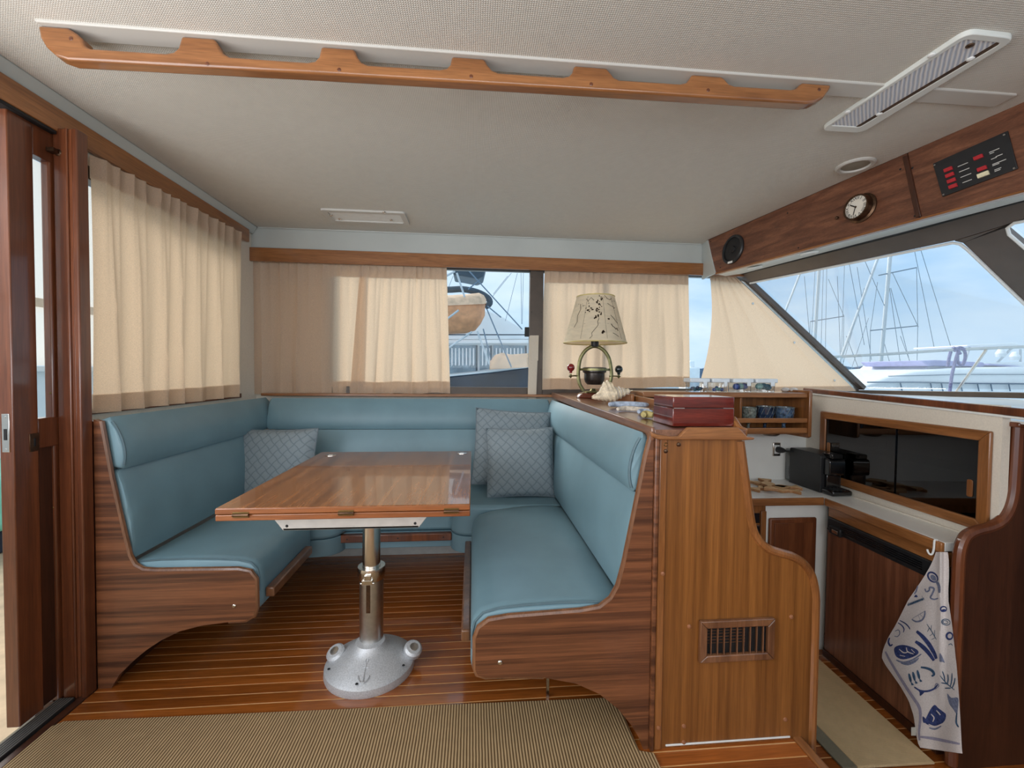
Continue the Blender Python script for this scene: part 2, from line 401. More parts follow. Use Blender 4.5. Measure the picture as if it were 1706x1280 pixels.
class G:
    def __init__(s): s.v = []; s.f = []; s.uv = None
    def add(s, vs, fs):
        k = len(s.v); s.v += [V(p) for p in vs]; s.f += [tuple(i+k for i in f) for f in fs]; return s
    def hexa(s, p):   # 8 points: bottom 4, top 4
        return s.add(p, [(0, 3, 2, 1), (4, 5, 6, 7), (0, 1, 5, 4), (1, 2, 6, 5), (2, 3, 7, 6), (3, 0, 4, 7)])
    def box(s, x0, x1, y0, y1, z0, z1):
        return s.hexa([(x0, y0, z0), (x1, y0, z0), (x1, y1, z0), (x0, y1, z0), (x0, y0, z1), (x1, y0, z1), (x1, y1, z1), (x0, y1, z1)])
    def obox(s, c, ax, ay, az, hx, hy, hz):   # oriented box
        c, ax, ay, az = V(c), V(ax).normalized()*hx, V(ay).normalized()*hy, V(az).normalized()*hz
        return s.hexa([c-ax-ay-az, c+ax-ay-az, c+ax+ay-az, c-ax+ay-az, c-ax-ay+az, c+ax-ay+az, c+ax+ay+az, c-ax+ay+az])
    def slab(s, pts, off):   # planar polygon thickened by vector off
        P = [V(p) for p in pts]; off = V(off); n = len(P)
        return s.add(P+[p+off for p in P], [tuple(range(n))[::-1], tuple(range(n, 2*n))]+[(i, (i+1) % n, n+(i+1) % n, n+i) for i in range(n)])
    def prism(s, poly, axis, a, b):
        def q(p, t): return {'x': (t, p[0], p[1]), 'y': (p[0], t, p[1]), 'z': (p[0], p[1], t)}[axis]
        off = {'x': (b-a, 0, 0), 'y': (0, b-a, 0), 'z': (0, 0, b-a)}[axis]
        return s.slab([q(p, a) for p in poly], off)
    def grid(s, fn, nu, nv, cu=False, cv=False):
        k = len(s.v); U = nu if cu else nu+1; W = nv if cv else nv+1
        for i in range(U):
            for j in range(W): s.v.append(V(fn(i/nu, j/nv)))
        for i in range(nu):
            for j in range(nv):
                a, b2 = i, (i+1) % U; c, d = j, (j+1) % W
                s.f.append((k+a*W+c, k+b2*W+c, k+b2*W+d, k+a*W+d))
        return s
    def lathe(s, prof, c, axis=(0, 0, 1), n=32, sx=1.0, sy=1.0, caps=True):
        c = V(c); az = V(axis).normalized()
        ax = az.orthogonal().normalized() if abs(az.z) < 0.999 else V((1, 0, 0))
        ay = az.cross(ax)
        k = len(s.v); m = len(prof)
        for (r, h) in prof:
            for i in range(n):
                t = 2*math.pi*i/n
                s.v.append(c+az*h+ax*(r*sx*math.cos(t))+ay*(r*sy*math.sin(t)))
        for j in range(m-1):
            for i in range(n):
                s.f.append((k+j*n+i, k+j*n+(i+1) % n, k+(j+1)*n+(i+1) % n, k+(j+1)*n+i))
        if caps:
            s.f.append(tuple(k+i for i in range(n))[::-1]); s.f.append(tuple(k+(m-1)*n+i for i in range(n)))
        return s
    def tube(s, path, r, n=8, closed=False, flat=1.0, up=None):
        P = [V(p) for p in path]; m = len(P); k = len(s.v)
        pn = None
        for i in range(m):
            a = P[i-1] if (i or closed) else P[i]; c = P[(i+1) % m] if (i < m-1 or closed) else P[i]
            t = (c-a).normalized() if (c-a).length > 1e-9 else V((0, 0, 1))
            if pn is None: pn = V(up) if up else t.orthogonal()
            nn = pn-t*pn.dot(t)
            if nn.length < 1e-6: nn = t.orthogonal()
            nn.normalize(); pn = nn; bb = t.cross(nn)
            rr = r(i/(m-1)) if callable(r) else r
            for j in range(n):
                th = 2*math.pi*j/n
                s.v.append(P[i]+nn*(rr*math.cos(th))+bb*(rr*flat*math.sin(th)))
        for i in range(m if closed else m-1):
            i2 = (i+1) % m
            for j in range(n): s.f.append((k+i*n+j, k+i*n+(j+1) % n, k+i2*n+(j+1) % n, k+i2*n+j))
        if not closed:
            s.f.append(tuple(k+j for j in range(n))[::-1]); s.f.append(tuple(k+(m-1)*n+j for j in range(n)))
        return s
    def sphere(s, c, r, n=16, m=10, sc=(1, 1, 1)):
        c = V(c)
        return s.lathe([(max(1e-4, r*math.sin(math.pi*j/m)), -r*math.cos(math.pi*j/m)) for j in range(m+1)], (0, 0, 0), n=n)._xf(lambda p: c+V((p.x*sc[0], p.y*sc[1], p.z*sc[2])), (m+1)*n)
    def _xf(s, fn, cnt):
        for i in range(len(s.v)-cnt, len(s.v)): s.v[i] = fn(s.v[i])
        return s
    def build(s, name, mat, parent=None, smooth=35, bevel=0.0, seg=2, recalc=True, uvs=None):
        lo = V((min(p.x for p in s.v), min(p.y for p in s.v), min(p.z for p in s.v)))
        hi = V((max(p.x for p in s.v), max(p.y for p in s.v), max(p.z for p in s.v)))
        c = V(((lo.x+hi.x)/2, (lo.y+hi.y)/2, lo.z))
        me = bpy.data.meshes.new(name)
        me.from_pydata([p-c for p in s.v], [], s.f)
        if uvs:
            l = me.uv_layers.new(name='UVMap')
            for lp in me.loops: l.data[lp.index].uv = uvs[lp.vertex_index]
        if recalc:
            bm = bmesh.new(); bm.from_mesh(me); bmesh.ops.recalc_face_normals(bm, faces=bm.faces); bm.to_mesh(me); bm.free()
        me.materials.append(MATS[mat])
        if smooth:
            me.polygons.foreach_set('use_smooth', [True]*len(me.polygons))
            me.set_sharp_from_angle(angle=math.radians(smooth))
        o = bpy.data.objects.new(name, me); COL.objects.link(o)
        o.location = c; WPOS[o] = c
        if parent is not None:
            o.parent = parent; o.location = c-WPOS[parent]
        if bevel:
            md = o.modifiers.new('bevel', 'BEVEL'); md.width = bevel; md.segments = seg; md.limit_method = 'ANGLE'; md.angle_limit = math.radians(35)
            md.harden_normals = False
        return o

def bx(name, mat, parent, x0, x1, y0, y1, z0, z1, bevel=0.003, **k):
    return G().box(x0, x1, y0, y1, z0, z1).build(name, mat, parent, bevel=bevel, **k)

def text_geo(txt, size, origin, right, up, off=0.0):
    """lettering as flat mesh laid on a plane"""
    cu = bpy.data.curves.new('t', 'FONT'); cu.body = txt; cu.size = size; cu.align_x = 'CENTER'; cu.align_y = 'CENTER'; cu.resolution_u = 2
    ob = bpy.data.objects.new('t', cu); COL.objects.link(ob)
    dg = bpy.context.evaluated_depsgraph_get(); me = bpy.data.meshes.new_from_object(ob.evaluated_get(dg))
    right, up = V(right).normalized(), V(up).normalized(); nrm = right.cross(up)
    g = G(); g.add([V(origin)+right*v.co.x+up*v.co.y+nrm*off for v in me.vertices], [tuple(p.vertices) for p in me.polygons])
    bpy.data.objects.remove(ob); bpy.data.curves.remove(cu); bpy.data.meshes.remove(me)
    return g

# ================================================================== THE SETTING
FZ = -0.22     # galley floor, one step down
# ---- saloon floor: light holly stripes with teak planks laid over them
floor = struct(G().box(-1.225, 0.935, 0.15, 2.56, -0.03, -0.0012).build('floor', 'floor_holly'), 'varnished teak and holly saloon floor')
pl_me = None
for k in range(-26, 27):
    y0 = 1.364+0.045*k
    if pl_me is None:
        o = G().box(-1.225, 0.935, y0+0.0024, y0+0.0426, -0.006, 0.0).build('plank', 'floor_teak', floor, bevel=0.0)
        pl_me = o.data; zc = WPOS[o]
    else:
        o = bpy.data.objects.new('plank', pl_me); COL.objects.link(o); o.parent = floor
        o.location = V((zc.x, y0+0.0225, zc.z))-WPOS[floor]
struct(bx('trim_1', 'mahogany_panel', None, -1.252, -1.227, 0.15, 1.50, -0.03, 0.004), 'dark wooden margin strip along the aft door track')
struct(bx('trim_2', 'teak_trim_y', None, 0.936, 0.962, 0.15, 1.17, -0.035, 0.006), 'wooden nosing along the step down to the galley')
struct(bx('wall_step', 'white_gelcoat', None, 0.938, 0.952, -1.4, 2.2, FZ-0.02, -0.036, bevel=0), 'white riser of the galley step')
gfloor = struct(G().box(0.953, 2.32, -1.4, 2.13, FZ-0.03, FZ-0.0012).build('floor_galley', 'floor_holly'), 'teak and holly galley floor')
pl2 = None
for k in range(-30, 36):
    y0 = 0.5+0.045*k
    if pl2 is None:
        o = G().box(0.953, 2.32, y0+0.0024, y0+0.0426, FZ-0.006, FZ).build('plank', 'floor_teak', gfloor, bevel=0.0)
        pl2 = o.data; zc2 = WPOS[o]
    else:
        o = bpy.data.objects.new('plank', pl2); COL.objects.link(o); o.parent = gfloor
        o.location = V((zc2.x, y0+0.0225, zc2.z))-WPOS[gfloor]

# ---- ceiling
ZC = 1.90
FA = aZ(1180, 400, ZC); FB = aZ(1706, 170, ZC)     # top edge of the forward fascia
fdir = (FB-FA).normalized()
FE = FA+fdir*3.9
ceil_poly = [(-1.272, -1.4), (FE.x+0.03, -1.4), (FA.x+0.03, FA.y), (FA.x+0.01, 2.70), (-1.272, 2.70)]
struct(G().prism(ceil_poly, 'z', ZC, ZC+0.06).build('ceiling', 'headliner'), 'grey woven fabric ceiling lining')
struct(G().slab([(-1.31, 2.704, ZC), (1.52, 2.704, ZC), (1.52, 2.700, 1.73), (-1.36, 2.700, 1.75)], (0, 0.04, 0.0)).build('trim_3', 'cove_white', bevel=0.004), 'pale cove between the ceiling and the window pelmet')
struct(G().slab([(-1.272, -1.4, ZC), (-1.272, 2.70, ZC), (-1.30, 2.70, 1.855), (-1.30, -1.4, 1.855)], (-0.03, 0, 0.03)).build('trim_4', 'cove_white', bevel=0.004), 'pale cove along the aft bulkhead')
# ceiling edge bead
struct(G().tube([(-1.27, 2.70, ZC), (1.46, 2.70, ZC)], 0.006).build('trim_5', 'cove_white'), 'rounded bead at the back edge of the ceiling')
# seam cover strip the hand rail is screwed to
struct(bx('trim_6', 'seam_grey', None, -1.06, 1.60, 1.165, 1.225, ZC-0.006, ZC+0.01, bevel=0.003), 'white seam cover strip across the ceiling')

# ---- hull side wall behind the dinette, with windows
YB = 2.75
g = G()
g.box(-1.36, 2.72, YB, YB+0.04, -0.3, 0.93)
g.box(-1.36, -0.86, YB, YB+0.04, 0.93, 1.70)
g.box(-1.36, 1.73, YB, YB+0.04, 1.70, 1.98)
struct(g.build('wall_hull', 'offwhite_wall', smooth=0), 'cream hull side wall around the side windows')

def hdr(y0, y1, pts, name, mat, lab):
    a = [aY(x, y, y0) for x, y in pts]
    return struct(G().slab(a, (0, y1-y0, 0)).build(name, mat, bevel=0.003), lab)
hdr(2.68, 2.70, [(402, 411), (1181, 439), (1240, 457), (1240, 461), (405, 434)], 'trim_7', 'teak_trim_x', 'long teak pelmet board above the side windows')
struct(bx('trim_8', 'teak_trim_x', None, -1.24, 0.50, 2.655, 2.75, 0.905, 0.921), 'teak sill below the side windows')
struct(bx('trim_9', 'teak_trim_y', None, -1.302, -1.284, -1.0, 2.63, 1.79, 1.863, bevel=0.003), 'teak pelmet board above the aft bulkhead')

w1 = G().box(-0.86, 0.353, YB-0.018, YB+0.018, 0.918, 0.962).build('window_1', 'dark_bronze', bevel=0.002)
struct(w1, 'bronze framed side window left of the strap')
bx('top_rail', 'dark_bronze', w1, -0.86, 0.353, YB-0.018, YB+0.018, 1.697, 1.716, 0.002)
bx('stile', 'dark_bronze', w1, -0.88, -0.84, YB-0.005, YB+0.018, 0.963, 1.696, 0.002)
bx('mullion', 'dark_bronze', w1, 0.354, 0.440, YB-0.03, YB+0.018, 0.918, 1.716, 0.003)
bx('pane', 'window_glass', w1, -0.84, 0.353, YB-0.002, YB+0.002, 0.963, 1.696, 0)
bx('latch', 'rubber_black', w1, 0.323, 0.352, YB-0.028, YB-0.019, 1.285, 1.345, 0.003)
for z in (1.66, 1.44, 1.08):
    for x in (0.366, 0.428):
        G().lathe([(0.003, 0), (0.0015, 0.0015)], (x, YB-0.03, z), (0, -1, 0), 8).build('screw', 'rubber_black', w1)
# ---- windshield plane
TL = aY(1222, 459, YB); BL = aY(1430, 648, YB); T2 = aZ(1706, 328, TL.z-0.02)
WN = (BL-TL).cross(T2-TL).normalized()
if WN.x > 0: WN = -WN            # towards the cabin
def wp(x, y, off=0.0): return aP(x, y, TL, WN)+WN*off
w2 = G().slab([(0.44, YB-0.018, 0.918), (2.66, YB-0.018, 0.918), (2.62, YB-0.018, 0.962), (0.44, YB-0.018, 0.962)], (0, 0.036, 0)).build('window_2', 'dark_bronze', bevel=0.002)
struct(w2, 'bronze framed side window beside the windscreen')
bx('top_rail', 'dark_bronze', w2, 0.44, 1.72, YB-0.018, YB+0.018, 1.697, 1.716, 0.002)
G().slab([(0.44, YB, 0.963), (2.62, YB, 0.963), (1.74, YB, 1.696), (0.44, YB, 1.696)], (0, 0.004, 0)).build('pane', 'window_glass', w2)
bx('mullion', 'dark_bronze', w2, 0.80, 0.83, YB-0.006, YB+0.018, 0.963, 1.696, 0.002)
# windscreen with its dark surround
w3 = G().slab([wp(*p) for p in ((1216, 460), (1500, 389), (1706, 333), (2250, 187), (2250, 300), (1706, 366), (1593, 401), (1250, 472))], WN*-0.03).build('window_3', 'windshield_frame', bevel=0.004)
struct(w3, 'raked windscreen with dark brown surround')
G().slab([wp(*p) for p in ((1222, 459), (1250, 472), (1440, 650), (1416, 650))], WN*-0.03).build('corner_pillar', 'windshield_frame', w3, bevel=0.003)
G().slab([wp(x, y, 0.012) for x, y in ((1236, 466), (1242, 469), (1432, 649), (1426, 649))], WN*-0.012).build('pillar_bead', 'aluminium', w3, bevel=0.002)
G().slab([wp(*p) for p in ((1590, 402), (1604, 405), (1614, 414), (1720, 516), (1860, 654), (2010, 656), (1716, 420), (1678, 388), (1677, 378), (1690, 370), (1720, 362))], WN*-0.03).build('centre_mullion', 'windshield_frame', w3, bevel=0.003)
G().slab([wp(x, y, -0.012) for x, y in ((1245, 470), (1600, 400), (1870, 656), (1435, 649))], WN*-0.005).build('pane', 'window_glass', w3)
G().slab([wp(x, y, -0.012) for x, y in ((1676, 372), (2250, 295), (2250, 656), (2010, 656))], WN*-0.005).build('pane', 'window_glass', w3)
G().tube([wp(x, y, 0.003) for x, y in ((1250, 471.5), (1420, 437.5), (1588, 404), (1600, 406), (1612, 415), (1720, 518), (1866, 656))], 0.006, 6).build('glazing_bead', 'white_plastic', w3)
G().tube([wp(x, y, 0.003) for x, y in ((2240, 302), (1715, 366), (1690, 371), (1679, 379), (1682, 390), (1720, 423), (2010, 655))], 0.006, 6).build('glazing_bead', 'white_plastic', w3)
bot = [wp(x, y, 0.01) for x, y in ((1410, 648), (1900, 657), (2250, 658))]
G().slab([bot[0], bot[2], bot[2]-V((0, 0, 0.03)), bot[0]-V((0, 0, 0.03))], (0.03, 0, 0)).build('bottom_rail', 'dark_bronze', w3, bevel=0.003)

# ---- forward fascia under the ceiling, with soffit down to the windscreen
FA2 = aZ(1193, 455, 1.672)
FN = (FA2-FA).cross(FB-FA).normalized()
if FN.dot(CAM-FA) < 0: FN = -FN
def fp(x, y, off=0.0): return aP(x, y, FA, FN)+FN*off
tr = G().slab([fp(*p) for p in ((1178, 398), (1509, 250), (1530.5, 364.5), (1193, 455))], FN*-0.02).build('trim_10', 'teak_fascia', bevel=0.002)
struct(tr, 'teak fascia board carrying the speaker and clock')
tr2 = G().slab([fp(*p) for p in ((1511, 249), (1706, 164), (2100, -20), (2100, 214), (1706, 318), (1533, 363.5))], FN*-0.02).build('trim_11', 'teak_fascia', bevel=0.002)
struct(tr2, 'teak fascia board carrying the switch panel')
struct(G().slab([fp(x, y, 0.006) for x, y in ((1505, 262), (1513, 258), (1536, 361), (1527, 363.5))], FN*-0.01).build('trim_12', 'mahogany_panel', bevel=0.002), 'dark joint strip between the fascia boards')
struct(G().slab([fp(x, y, 0.008) for x, y in ((1178, 401), (1706, 170), (2100, -12), (2100, -22), (1706, 163), (1178, 397))], FN*-0.02).build('trim_13', 'mahogany_panel', bevel=0.002), 'dark cord between the fascia and the ceiling')
struct(G().slab([fp(x, y, 0.008) for x, y in ((1193, 455), (1706, 318), (2100, 214), (2100, 219), (1706, 321.5), (1194, 457.5))], FN*-0.02).build('trim_14', 'teak_trim_y', bevel=0.0015), 'thin lipping along the lower edge of the fascia')
for (x, y) in ((1184, 403), (1312, 355), (1200, 446), (1330, 413), (1500, 282), (1524, 360), (1520, 280)):
    G().lathe([(0.004, 0), (0.003, 0.0015)], fp(x, y), FN, 8).build('screw', 'rubber_black', tr)
so_a = [fp(1193, 457, -0.012), fp(1706, 320, -0.012), fp(2100, 216, -0.012)]
so_b = [wp(1216, 461, 0.004), wp(1706, 333, 0.004), wp(2250, 188, 0.004)]
g = G(); g.add([so_a[0], so_a[1], so_a[2], so_b[0], so_b[1], so_b[2]]+[p+V((0.004, 0, 0.008)) for p in (so_a+so_b)],
      [(0, 1, 4, 3), (1, 2, 5, 4), (6, 9, 10, 7), (7, 10, 11, 8), (0, 3, 9, 6), (2, 8, 11, 5), (0, 6, 7, 1), (1, 7, 8, 2), (3, 4, 10, 9), (4, 5, 11, 10)])
struct(g.build('trim_15', 'soffit_white'), 'white soffit between the fascia and the windscreen')
struct(G().tube([wp(1216, 461, 0.004), wp(1500, 389.5, 0.004), wp(1706, 333.5, 0.004), wp(2250, 188, 0.004)], 0.004, 6).build('trim_16', 'rubber_black'), 'black rubber seal at the top of the windscreen')
struct(G().slab([FA+V((-.004, 0.004, 0.01)), FA2+V((-.004, 0.004, 0)), V((FA2.x+0.01, 2.70, FA2.z)), V((FA.x+0.01, 2.70, ZC+0.01))], (0.015, 0, 0)).build('trim_17', 'cove_white', bevel=0.003), 'white corner filler beside the fascia')
# roof above everything, closing the deckhouse
struct(G().slab([(-1.5, -1.5, 1.985), (2.3, -1.5, 1.985), (1.75, 2.9, 1.985), (-1.5, 2.9, 1.985)], (0, 0, 0.04)).build('roof', 'white_gelcoat'), 'white deckhouse roof above the ceiling')

# ---- aft bulkhead (left): lower wall, window, door post, sliding door, track
XA = -1.31
g = G()
g.box(XA-0.05, XA, 1.50, 2.79, -0.05, 0.90)
g.box(XA-0.05, XA, 1.50, 2.79, 1.745, 1.98)
g.box(XA-0.05, XA, 2.56, 2.79, 0.90, 1.745)
g.box(XA-0.12, XA, -1.4, 1.50, 1.79, 1.98)
struct(g.build('wall_aft', 'offwhite_wall', smooth=0), 'cream aft bulkhead around the curtained window')
w4 = G().box(XA-0.045, XA+0.012, 1.52, 2.56, 0.90, 0.925).build('window_4', 'mahogany_door', bevel=0.002)
struct(w4, 'aft bulkhead window behind the left curtain')
bx('pane', 'window_glass', w4, XA-0.03, XA-0.026, 1.50, 2.56, 0.925, 1.745, 0)
bx('top_rail', 'dark_bronze', w4, XA-0.045, XA+0.008, 1.52, 2.56, 1.70, 1.745, 0.002)
post = G().box(-1.30, -1.243, 1.478, 1.53, 0.0, 1.80).build('trim_18', 'mahogany_door', bevel=0.003)
struct(post, 'dark red wooden post beside the sliding door')
bx('outer_moulding', 'mahogany_door', post, -1.328, -1.302, 1.468, 1.53, 0.0, 1.80, 0.005)
bx('moulding', 'mahogany_door', post, -1.2425, -1.226, 1.472, 1.513, 0.0, 1.80, 0.004)
bx('back_fillet', 'mahogany_door', post, -1.31, -1.2145, 1.5345, 1.552, 0.0, 0.885, 0.001)
bx('ridge', 'mahogany_door', post, -1.262, -1.254, 1.472, 1.48, 0.0, 1.80, 0.003)
for z in (0.98, 0.62): G().lathe([(0.004, 0), (0.003, 0.001)], (-1.311, 1.468, z), (0, -1, 0), 8).build('screw', 'brass', post)
# sliding door leaf
dX0, dX1 = -1.337, -1.300
ys = [aX(px, 600, dX1).y for px in (20, 62, 140)]
door = G().box(dX0, dX1, ys[0], ys[1], 0.015, 1.785).build('door_1', 'mahogany_door', bevel=0.003)
struct(door, 'varnished sliding cockpit door with glass panel')
zt, zb = aX(67, 262, dX1).z, aX(72, 697, dX1).z
bx('top_rail', 'mahogany_door', door, dX0+0.002, dX1-0.001, ys[1], 1.52, zt, 1.785, 0.002)
bx('bottom_rail', 'mahogany_door', door, dX0+0.002, dX1-0.001, ys[1], 1.52, zb-0.09, zb, 0.002)
bx('panel', 'mahogany_panel', door, dX0+0.010, dX1-0.010, ys[1], 1.52, 0.015, zb-0.09, 0.001)
bx('pane', 'window_glass', door, -1.321, -1.317, ys[1], 1.52, zb, zt, 0)
pz = aX(10, 722, -1.318).z; py = aY(10, 722, ys[0]-0.001)
lk = bx('lock_plate', 'steel_polished', door, -1.329, -1.309, ys[0]-0.0022, ys[0], pz-0.055, pz+0.055, 0.002)
bx('latch_hole', 'rubber_black', lk, -1.323, -1.315, ys[0]-0.0035, ys[0]-0.002, pz-0.02, pz+0.012, 0.001)
for s in (-0.046, 0.046): G().lathe([(0.0035, 0), (0.0025, 0.001)], (-1.319, ys[0]-0.0022, pz+s), (0, -1, 0), 8).build('screw', 'aluminium', lk)
kx = aX(58, 737, dX1)
kp = bx('keyhole_plate', 'bronze_dark', door, dX1, dX1+0.002, kx.y-0.016, kx.y+0.012, kx.z-0.027, kx.z+0.027, 0.002)
bx('keyhole', 'rubber_black', kp, dX1+0.0015, dX1+0.003, kx.y-0.005, kx.y+0.001, kx.z-0.012, kx.z+0.012, 0.001)
hk = aX(92, 256, -1.30)
G().sphere((-1.285, hk.y, hk.z), 0.014).box(-1.30, -1.278, hk.y-0.03, hk.y+0.012, hk.z-0.006, hk.z+0.006).build('top_catch', 'bronze_dark', door)
struct(bx('trim_19', 'track_rubber', None, -1.302, -1.254, 0.15, 1.466, -0.03, 0.012, 0.003), 'ribbed black threshold track of the sliding door')
struct(bx('trim_23', 'mahogany_panel', None, -1.372, -1.2255, 1.4665, 1.60, -0.06, -0.0005, 0.0), 'dark wooden sill under the door post')
struct(bx('trim_20', 'rubber_black', None, -1.345, -1.285, -1.2, 1.476, 1.779, 1.789, 0.002), 'dark top track of the sliding door')

# ---- galley walls
WA = aZ(1400, 819, 0.507); WB = aZ(1590, 885, 0.507); WD = (WA-WB).normalized()
GN = V((WD.y, -WD.x, 0)); GN = -GN if GN.x > 0 else GN       # towards the cabin (aft)
def gp(x, y, off=0.0): return aP(x, y, WA, GN)+GN*off
def gwall(Y, z=0.0): p = WA+WD*((Y-WA.y)/WD.y); return V((p.x, Y, z))
YG = 2.13
struct(G().box(0.76, gwall(YG).x+0.05, YG, YG+0.02, FZ-0.03, 0.962).build('wall_galley', 'white_laminate'), 'white galley wall below the shelf')
a0, a1 = gwall(YG, -0.25), gwall(1.255, -0.25)
a1.z = a0.z
opx0, opx1 = gp(1377, 692), gp(1630, 862)
Yl, Yr = gp(1376, 690).y, gp(1632, 720).y
zt2, zb2 = 0.868, 0.562
g = G()
for (ya, yb, za, zb_) in ((YG+0.02, Yl, -0.25, 0.967), (Yr, 1.25, -0.25, 0.967), (Yl, Yr, -0.25, zb2), (Yl, Yr, zt2, 0.967)):
    p, q = gwall(ya), gwall(yb)
    g.hexa([V((p.x, p.y, za)), V((q.x, q.y, za)), V((q.x+0.03, q.y, za)), V((p.x+0.03, p.y, za)),
            V((p.x, p.y, zb_)), V((q.x, q.y, zb_)), V((q.x+0.03, q.y, zb_)), V((p.x+0.03, p.y, zb_))])
struct(g.build('wall_forward', 'offwhite_wall', smooth=0), 'cream galley bulkhead around the glass cabinet')
p, q = gwall(2.16), gwall(0.9)
struct(G().hexa([V((p.x-0.004, p.y, 0.968)), V((q.x-0.004, q.y, 0.925)), V((q.x+0.03, q.y, 0.925)), V((p.x+0.03, p.y, 0.968)),
         V((p.x-0.004, p.y, 0.992)), V((q.x-0.004, q.y, 0.952)), V((q.x+0.03, q.y, 0.952)), V((p.x+0.03, p.y, 0.992))]).build('trim_21', 'mahogany_door', bevel=0.004), 'dark wooden coaming on top of the galley bulkhead')
struct(G().hexa([V((p.x-0.006, p.y, 0.960)), V((q.x-0.006, q.y, 0.917)), V((q.x+0.03, q.y, 0.917)), V((p.x+0.03, p.y, 0.960)),
         V((p.x-0.006, p.y, 0.9675)), V((q.x-0.006, q.y, 0.9245)), V((q.x+0.03, q.y, 0.9245)), V((p.x+0.03, p.y, 0.9675))]).build('trim_22', 'white_plastic', bevel=0.002), 'white bead under the wooden coaming')
dash = [(gwall(YG+0.02).x+0.03, YG+0.02, 0.94), (gwall(0.9).x+0.03, 0.9, 0.90), (2.85, 0.5, 0.92), (2.72, 2.0, 0.94), (2.66, 2.75, 0.93), (0.78, 2.75, 0.935), (0.78, YG+0.02, 0.94)]
struct(G().slab(dash, (0, 0, 0.008)).build('dashboard', 'white_gelcoat'), 'white ledge below the windscreen')

# ---- hidden starboard side behind the camera: sill and head of a long window
struct(G().box(2.325, 2.36, -1.4, 1.30, -0.25, 0.93).build('wall_dark_filler', 'mahogany_panel'), 'unseen dark wall at the helm side, added to darken reflections')  # out of view, added so the glossy end panel reflects something dark
g = G(); g.box(-1.36, 3.0, -1.45, -1.40, -0.25, 0.85); g.box(-1.36, 3.0, -1.45, -1.40, 1.68, 1.98)
struct(g.build('wall_starboard', 'offwhite_wall', smooth=0), 'cream starboard side below and above the far window')
struct(G().box(-1.36, 1.0, -1.40, 0.148, -0.03, -0.002).build('floor_aft', 'floor_teak'), 'teak saloon floor towards the camera')

# ================================================================== DINETTE
# ---------- settee end panels (outline on a plane Y = const)
YL, YR = 1.515, 1.150
def outl(pts, Y): return [(p.x, p.z) for p in (aY(x, y, Y) for x, y in pts)]
L_OUT = [(-1.226, 0.0), (-1.226, 0.892), (-1.209, 0.886), (-1.180, 0.700), (-1.142, 0.505), (-1.128, 0.440), (-1.112, 0.408), (-1.085, 0.391), (-1.045, 0.387), (-0.785, 0.383), (-0.748, 0.374), (-0.730, 0.348),
         (-0.728, 0.250), (-0.737, 0.222), (-0.765, 0.207), (-0.817, 0.206), (-0.90, 0.198), (-0.969, 0.182), (-1.03, 0.153), (-1.075, 0.123), (-1.12, 0.085), (-1.16, 0.043), (-1.185, 0.0)]
R_OUT = [(0.4995, 0.0), (0.4995, 0.895), (0.4955, 0.890), (0.481, 0.832), (0.453, 0.682), (0.424, 0.530), (0.408, 0.468), (0.388, 0.432), (0.355, 0.408), (0.30, 0.400), (0.10, 0.392), (0.048, 0.385), (0.022, 0.366), (0.012, 0.338),
         (0.012, 0.255), (0.018, 0.238), (0.04, 0.230), (0.12, 0.228), (0.20, 0.222), (0.29, 0.200), (0.355, 0.168), (0.41, 0.122), (0.45, 0.072), (0.475, 0.03), (0.486, 0.0)]
def end_panel(poly, Y, parent, sl):
    p = G().prism(poly, 'y', Y, Y+0.018).build('end_panel', 'teak_settee', parent, bevel=0.0)
    G().tube([(x, Y+0.009, z) for x, z in sl], 0.009, 8, up=(0, 1, 0)).build('edge_lipping', 'teak_edge', p)
    return p

def sweep_y(prof, y0, y1, n, fn=None, nprof_closed=True):
    """closed profile (x,z) swept along Y, with end caps drawn in to round the ends"""
    g = G(); m = len(prof); cx = sum(p[0] for p in prof)/m; cz = sum(p[1] for p in prof)/m
    ys = []
    L_ = y1-y0; e = 0.014
    ys = [(y0, e), (y0+0.004, e*0.45), (y0+0.012, 0.0)]+[(y0+0.012+(L_-0.024)*k/n, 0.0) for k in range(1, n)]+[(y1-0.012, 0.0), (y1-0.004, e*0.45), (y1, e)]
    for (y, ins) in ys:
        for (x, z) in prof:
            d = V((cx-x, 0, cz-z)); d = d.normalized()*min(ins, d.length) if d.length > 1e-6 else d
            q = V((x+d.x, y, z+d.z))
            if fn: q = fn(q)
            g.v.append(q)
    for i in range(len(ys)-1):
        for j in range(m): g.f.append((i*m+j, i*m+(j+1) % m, (i+1)*m+(j+1) % m, (i+1)*m+j))
    g.f.append(tuple(range(m))); g.f.append(tuple((len(ys)-1)*m+j for j in range(m)))
    return g

def pts2(poly, n=4): return [(p.x, p.y) for p in spline([(a, b, 0) for a, b in poly], n, True)]

# profiles (x toward the backrest side; right bench), mirrored for the left
def seat_prof(xf, xb, s):     # s=+1: front at smaller x
    w = xb-xf
    p = [(0.0, 0.262), (0.0, 0.30), (0.0, 0.345), (0.007, 0.375), (0.028, 0.398), (0.07, 0.409), (0.14, 0.415), (0.24, 0.418), (0.33, 0.417), (0.41, 0.412), (0.43, 0.40), (0.43, 0.30), (0.43, 0.235), (0.30, 0.232), (0.12, 0.232), (0.02, 0.232), (0.004, 0.240)]
    return [(xf+s*(x*abs(w)/0.43), z) for x, z in p]

